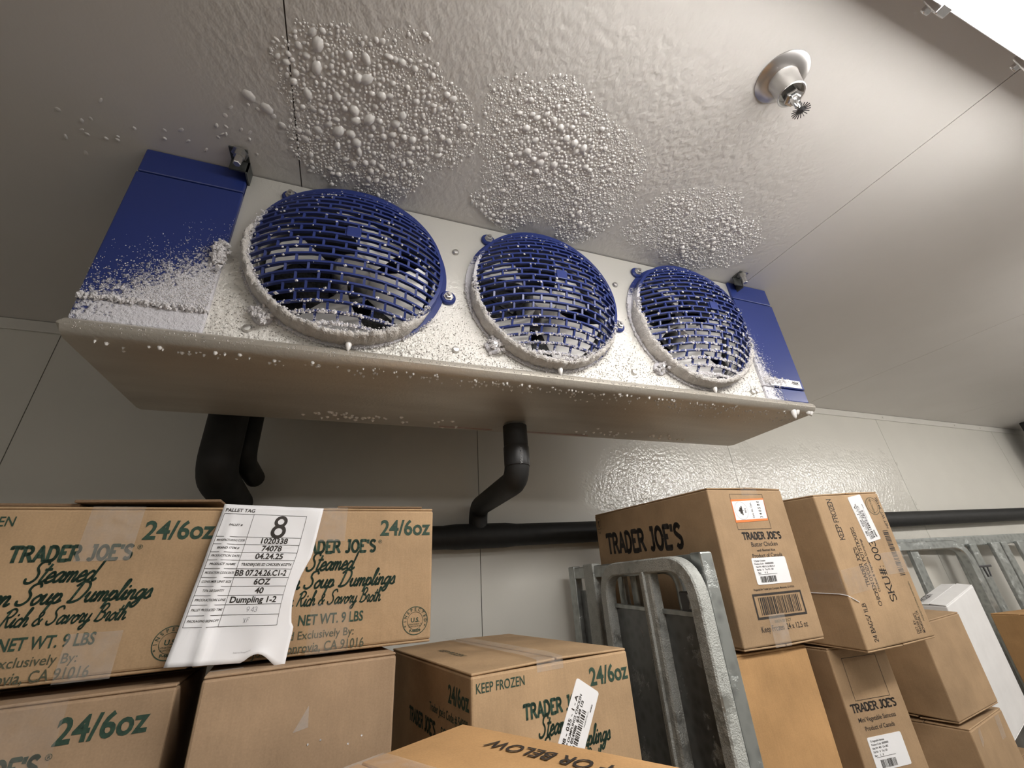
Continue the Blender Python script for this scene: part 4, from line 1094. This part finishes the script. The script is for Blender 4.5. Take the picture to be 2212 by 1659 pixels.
for i, (t, x) in enumerate((('Tj Butter Chicken', 0), ('Product Code   00000000000', 0), ('Net Wt  400  8 Ctn 082 lb 0', .003), ('Pal No   8    Tot Wt  120', .003), ('Bars        8   8', .005))):
    onlab(bfont(t, .0034, .00005), .0865 + x, .1655 - i * .0062)
onlab(rects([(0, 0, .058, .0006)]), .091, .1385); onlab(barcode(0, 0, .050, .0125, 24, 8), .094, .1225)
prt(BT, fit_width(bfont("Prepared for Trader Joe's Company, Monrovia, CA 91016", .0042, .0001), .125), 'front', 'ink_black', .066, .1075)
prt(BT, frame2(.057, .0525, .2075, .1015, .0044), 'front', 'ink_black', name='barcode_frame'); prt(BT, barcode(.072, .060, .194, .094, 40, 21), 'front', 'ink_black', name='barcode')
prt(BT, fit_width(bfont('00024 00 2 CT', .0055, 0), .050), 'front', 'ink_olive', .103, .0435)
prt(BT, fit_width(bfont('Keep Frozen  24 x 12.5 oz', .0110, .0001), .140), 'front', 'ink_black', .0595, .0290)
strip(BT, [(.130, -.0012, .312), (.130, -.0012, .3325), (.130, .06, .3345)], (1, 0, 0), .026, 'tape_clear')
strip(BT, [(.112, -.0012, .060), (.110, -.0012, -.001), (.110, .02, -.004)], (1, 0, 0), .024, 'tape_frosty')
prt(BT, brand(.345, .052, .2), 'left', 'ink_black', BD - .455, .208)
prt(BT, fit_width(bfont('BUTTER CHICKEN', .022, .0006), .25), 'left', 'ink_black', BD - .41, .150)
prt(BT, join2(frame2(0, 0, .022, .034, .0010), rects([(.009, .006, .013, .022), (.006, .022, .016, .025)])), 'left', 'ink_black', BD - .497, .282, 'printed_symbol')
prt(BT, bfont('NB', .006, 0), 'left', 'ink_olive', BD - .492, .268)
# under it
UB = carton('carton', 'plain orange-brown carton under the butter chicken carton', (.748, .802, -.158 - .40), 0.0, (.224, .42, .40), 'cardboard_orange')
# gyoza carton on end
SW, SD, SH = .252, .34, .36
SK = carton('carton', 'potsticker carton standing on end, large SKU lettering, right stack', (1.158, .799, -.193), -.030, (SW, SD, SH), 'cardboard_tan', seam='y', flap_gap=.002)
SK.rotation_euler = (.041, -.040, -.030)
R90 = math.radians(90)
def up(vf, width): return rot2(fit_width(vf, width), R90)
prt(SK, up(slab('KEEP FROZEN', .0165, .13), .104), 'front', 'ink_black', .058, .244)
prt(SK, up(slab("TRADER JOE'S", .0115, .14), .092), 'front', 'ink_black', .087, .133)
prt(SK, up(slab('CHICKEN GYOZA POTSTICKERS', .0110, .14), .185), 'front', 'ink_black', .1035, .088)
prt(SK, up(bfont('Chicken & Vegetable Dumplings', .0075, .0001), .125), 'front', 'ink_black', .1165, .118)
prt(SK, up(slab('SKU#: 00303', .0225, .12), .178), 'front', 'ink_black', .1640, .092)
prt(SK, rot2(barcode(0, 0, .112, .020, 40, 5), R90), 'front', 'ink_black', .232, .146, 'barcode')
prt(SK, up(slab('24 BAGS/ 1LB', .0125, .13), .082), 'front', 'ink_black', .046, .018)
prt(SK, up(bfont('NET WT. 24 LBS.', .0095, .0001), .085), 'front', 'ink_black', .2425, .262)
for i, t in enumerate(('DIST. BY:', "TRADER JOE'S", 'MONROVIA, CA')): prt(SK, up(bfont(t, .0085, .0001), (.030, .044, .048)[i]), 'front', 'ink_black', .198 + i * .0115, .016)
prt(SK, up(bfont('PRODUCT OF KOREA KEEP FROZEN', .005, 0), .09), 'front', 'ink_olive', .234, .04)
prt(SK, join2(ring2(0, 0, .026, .0016, 36, .9), ring2(0, 0, .019, .0007, 36, .9), rot2(bfont('INSPECTED', .0055, .0001, align='CENTER'), R90)), 'front', 'ink_olive', .212, .322, 'inspection_seal')
price_label(SK, 'front', (.158, .293), math.radians(97), .118, .054, ('08 - 020 - 1 - A', 'GYOZA CHICKEN POTSTICKER', 'SKU: 003037  $3.99 1/1', '#F070'), 'price_sticker')
strip(SK, [(-.0012, .20, .150), (-.0012, .006, .150), (.004, -.0012, .149), (.118, -.0012, .156)], (0, 0, 1), .028, 'tape_clear')
strip(SK, [(.165, -.0012, .178), (.252, -.0012, .178)], (0, 0, 1), .026, 'tape_frosty')
MB().tube([(-.0015, .20, .124), (-.0015, .02, .1235), (-.001, .002, .121), (.012, -.002, .112), (.026, -.002, .104)], .0012, 5).build('tape_fold', 'label_white', SK)
# samosa carton
SM = carton('carton', 'mini vegetable samosas carton under the potsticker carton, white label low', (1.157, .90, -.192 - .42), math.radians(-5), (.190, .36, .42), 'cardboard_brown', flap_gap=.001)
F0 = .42
prt(SM, frame2(.036, F0 - .112, .150, F0 - .024, .0010), 'front', 'ink_black', name='printed_box')
prt(SM, fit_width(slab("TRADER JOE'S", .0150, .22), .147), 'front', 'ink_black', .014, F0 - .133)
prt(SM, fit_width(bfont('Mini Vegetable Samosas', .0088, .0001), .120), 'front', 'ink_black', .026, F0 - .153)
prt(SM, fit_width(bfont('Product of Canada', .0085, .0001), .094), 'front', 'ink_black', .038, F0 - .170)
lab = sticker(SM, 'front', rrect(.032, F0 - .243, .140, F0 - .182, .004), 'label_white', 'shipping_label')
def onlab(vf, u, v, mat='ink_black'): prt(SM, vf, 'front', mat, u, v, 'label_print', lab, .0014)
for i, t in enumerate(('Tj Vegetable Samosa', 'Product Code  00000000', 'Net Wt  400   Ctn 082', 'Pal No   8   Tot 120', 'Bars     2    8')): onlab(bfont(t, .0036, .00005), .038, F0 - .191 - i * .0066)
onlab(rects([(0, 0, .060, .0006)]), .042, F0 - .2195); onlab(barcode(0, 0, .048, .0145, 24, 9), .050, F0 - .239)
# brown cartons at the right
B1 = carton('carton', 'brown carton right of the potsticker carton, bare front face', (1.636, .95, -.422), .108, (.274, .19, .246), 'cardboard_brown', flap_gap=.006)
B1.rotation_euler = (.019, -.033, .108)
B2 = carton('carton', 'lower brown carton at the bottom right with torn tape pieces', (1.640, .935, -.430 - .36), .20, (.30, .20, .36), 'cardboard_brown', flap_gap=.002)
strip(B2, [(.22, -.001, .300), (.235, -.001, .352)], (1, 0, 0), .020, 'tape_frosty'); strip(B2, [(.05, -.001, .318), (.06, -.001, .350)], (1, 0, .4), .012, 'tape_frosty')
WB = carton('carton', 'white carton with plain sides tilted behind the brown cartons', (2.185, 1.15, -.61), .122, (.335, .10, .45), 'carton_white', flap_gap=.004)
WB.rotation_euler = (.06, -.16, .16)
v, f = bfont('FROZEN', .020, .0006)
prt(WB, (v, f), 'top', 'ink_black', .02, .07, e=.006)
FR = carton('carton', 'brown carton behind the cage bars at the far right edge', (2.68, 1.07, -.64), -.08, (.40, .20, .40), 'cardboard_orange')

# cartons lower in each stack, down to the floor, below the picture
def support(x, y, ztop, w_, d_, yaw, what):
    h_ = (ZC + ztop) / 2
    for k in (0, 1):
        carton('carton', ('bottom carton on the floor under ', 'second carton from the floor under ')[k] + what, (x, y, -ZC + k * h_), yaw, (w_, d_, h_ - .0005), 'cardboard_brown', group='plain cartons below the picture')
support(-.497, .742, -.300, .29, .20, .09, 'the worn lower-left carton')
support(-.135, .740, -.442, .205, .26, .13, 'the plain brown carton')
support(.205, .760, -.329, .28, .40, math.radians(9), 'the lone middle carton')
support(.752, .81, -.560, .21, .40, 0, 'the orange-brown carton')
support(1.165, .91, -.614, .17, .34, math.radians(-5), 'the samosas carton')
support(1.655, .945, -.792, .27, .18, .2, 'the taped bottom-right carton')
support(2.205, 1.15, -.665, .26, .09, .12, 'the white carton')
support(2.70, 1.08, -.642, .36, .18, -.08, 'the far-right carton')
cx_ = p0 + lx * .05 + ly * .03
support(cx_.x, cx_.y, fgz - .262, FW - .1, FD - .06, yaw, 'the close bottom-edge carton')

# ================================================================== ROLL CAGES
def rect_tube(path, a, c, up_):
    """rectangular hollow-section bar: half sizes a (along up) and c"""
    b = MB(); P = [Vector(p) for p in path]; vs = []; fs = []; A = Vector(up_)
    for i, p in enumerate(P):
        t = (P[min(i + 1, len(P) - 1)] - P[max(i - 1, 0)]).normalized(); n1 = (A - t * A.dot(t)).normalized(); n2 = t.cross(n1)
        k = .35
        for s, q in ((1, k), (k, 1), (-k, 1), (-1, k), (-1, -k), (-k, -1), (k, -1), (1, -k)):
            vs.append(p + n1 * a * (s if abs(s) == 1 else (1 - k * .6) * (1 if s > 0 else -1)) + n2 * c * (q if abs(q) == 1 else (1 - k * .6) * (1 if q > 0 else -1)))
    n = 8
    for i in range(len(P) - 1):
        for k in range(n): fs.append((i * n + k, i * n + (k + 1) % n, (i + 1) * n + (k + 1) % n, (i + 1) * n + k))
    fs += [tuple(range(n - 1, -1, -1)), tuple((len(P) - 1) * n + k for k in range(n))]
    return b.add(vs, fs)
def caster(root, x, y):
    w_ = MB().lathe([(.045, -.016), (.05, -.012), (.05, .012), (.045, .016)], 18, Matrix.Translation((x, y, .05)) @ Matrix.Rotation(math.pi / 2, 4, 'Y')).build('caster_wheel', 'black_void', root, smooth=True)
    MB().box(x - .022, x + .022, y - .022, y + .022, .09, .125).build('caster_fork', 'steel_dark', root)
# front cage: frosted U frame with folded base panels
CA = empty('roll_cage', (.682, .945, 0), label='frosted tube-frame roll cage in front of the butter chicken carton', cat='roll cage', group='nested steel roll cages')
def at(pts, o): return [(x - o.location[0], y - o.location[1], z) for x, y, z in pts]
X = .682; TOP = ZC + .021
rect_tube(at(rounded([(X, .770, .125), (X, .770, TOP), (X, 1.115, TOP), (X, 1.115, .125)], .075, 9), CA), .0155, .0155, (1, 0, 0)).build('tube_frame', 'galvanised_frost', CA, smooth=True)
rect_tube(at([(X, .925, .16), (X, .925, TOP - .010)], CA), .013, .022, (1, 0, 0)).build('centre_bar', 'galvanised_frost', CA)
rect_tube(at([(X - .004, .925, .16), (X - .004, .925, TOP - .012)], CA), .015, .0035, (1, 0, 0)).build('centre_rib', 'galvanised_frost', CA)
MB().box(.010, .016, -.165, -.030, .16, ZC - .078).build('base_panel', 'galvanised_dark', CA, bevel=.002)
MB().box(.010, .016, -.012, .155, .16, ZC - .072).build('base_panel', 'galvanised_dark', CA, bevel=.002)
rect_tube(at([(X + .010, .785, ZC - .079), (X + .010, .915, ZC - .074)], CA), .005, .005, (1, 0, 0)).build('panel_edge', 'galvanised', CA)
rect_tube(at([(X + .010, .935, ZC - .073), (X + .010, 1.10, ZC - .066)], CA), .005, .005, (1, 0, 0)).build('panel_edge', 'galvanised', CA)
MB().box(-.015, .015, -.175, .17, .12, .16).build('base_rail', 'galvanised', CA, bevel=.003)
for y in (-.165, .16): caster(CA, 0, y)
for z in (ZC - .05, ZC - .105):
    MB().lathe([(.010, 0), (.012, .012), (.008, .026)], 8, Matrix.Translation((0, .185, z)) @ Matrix.Rotation(math.pi / 2, 4, 'X')).build('hinge_pin', 'galvanised_frost', CA)
# rear cage: flat rectangular frame
CB = empty('roll_cage', (.722, 1.07, 0), label='flat-framed roll cage nested between the frosted cage and the carton', cat='roll cage', group='nested steel roll cages')
X = .722
MB().box(-.016, .016, .765 - 1.07, .800 - 1.07, .12, ZC + .040).build('front_post', 'galvanised', CB, bevel=.004)
MB().box(-.012, .016, 1.355 - 1.07, 1.395 - 1.07, .12, ZC + .042).build('rear_post', 'galvanised', CB, bevel=.004)
MB().box(-.016, .012, 1.225 - 1.07, 1.285 - 1.07, .12, ZC + .044).build('hinge_post', 'galvanised_frost', CB, bevel=.004)
MB().box(-.010, .012, .800 - 1.07, 1.356 - 1.07, ZC + .005, ZC + .038).build('top_rail', 'galvanised', CB, bevel=.003)
for y in (.865, .985, 1.04, 1.10):
    MB().box(-.006, .010, y - .014 - 1.07, y + .014 - 1.07, .16, ZC + .006).build('slat', 'galvanised', CB, bevel=.003)
MB().box(-.010, .012, .80 - 1.07, 1.356 - 1.07, .13, .17).build('base_rail', 'galvanised', CB, bevel=.003)
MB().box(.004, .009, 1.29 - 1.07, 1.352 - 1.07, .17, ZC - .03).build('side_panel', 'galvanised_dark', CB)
rect_tube(at(rounded([(X - .016, .845, .16), (X - .016, .845, ZC + .012), (X - .016, 1.16, ZC + .012), (X - .016, 1.16, .16)], .05, 8), CB), .008, .010, (1, 0, 0)).build('inner_tube_frame', 'galvanised', CB, smooth=True)
la = MB().box(-.030, -.018, .812 - 1.07, .842 - 1.07, ZC - .075, ZC - .035).build('latch', 'steel_dark', CB, bevel=.002)
MB().tube([(-.03, .815 - 1.07, ZC - .042), (-.034, .806 - 1.07, ZC - .055), (-.03, .815 - 1.07, ZC - .068)], .0022, 6).build('latch_hook', 'steel_satin', la)
for y in (-.28, .29): caster(CB, 0, y)
# right cages
def P2(u, z, yaw_, o): return (u * math.cos(yaw_), u * math.sin(yaw_), z)
CC = empty('roll_cage', (2.40, 1.385, 0), rot=(0, 0, math.radians(-5)), label='bright tube-frame roll cage behind the white carton', cat='roll cage', group='nested steel roll cages')
rect_tube(rounded([(-.42, -.03, .125), (-.42, -.03, ZC + .050), (.44, -.03, ZC + .050), (.44, -.03, .125)], .10, 8), .019, .019, (0, 1, 0)).build('tube_frame', 'galvanised', CC, smooth=True)
for u in (-.22, -.02, .10):
    MB().box(u - .026, u + .026, -.036, -.018, .16, ZC + .036).build('slat', 'galvanised', CC, bevel=.004)
lt = MB().box(.455, .545, -.050, -.030, ZC - .060, ZC - .050).build('latch', 'steel_dark', CC, bevel=.002)
MB().tube([(.49, -.045, ZC - .058), (.495, -.045, ZC - .100), (.515, -.045, ZC - .100), (.52, -.045, ZC - .058)], .004, 6).build('latch_hook', 'steel_dark', lt)
MB().box(-.42, .44, -.045, -.015, .12, .16).build('base_rail', 'galvanised', CC, bevel=.003)
for u in (-.40, .42): caster(CC, u, -.03)
CD = empty('roll_cage', (3.0, 1.395, 0), rot=(0, 0, math.radians(-5)), label='wide slatted roll cage along the wall at the right edge', cat='roll cage', group='nested steel roll cages')
MB().box(-.58, .95, -.012, .014, ZC + .040, ZC + .088).build('top_rail', 'galvanised', CD, bevel=.004)
for u, hw in ((-.54, .022), (-.06, .034), (.04, .026), (.215, .034), (.285, .022), (.42, .03), (.62, .03), (.86, .03)):
    MB().box(u - hw, u + hw, -.030, -.012, .16, ZC + .050).build('slat', 'galvanised', CD, bevel=.004)
MB().box(-.58, .95, -.03, .014, .12, .16).build('base_rail', 'galvanised', CD, bevel=.003)
for u in (-.54, .90): caster(CD, u, -.01)
for o in bpy.data.objects:
    if '_dim' in o: del o['_dim']
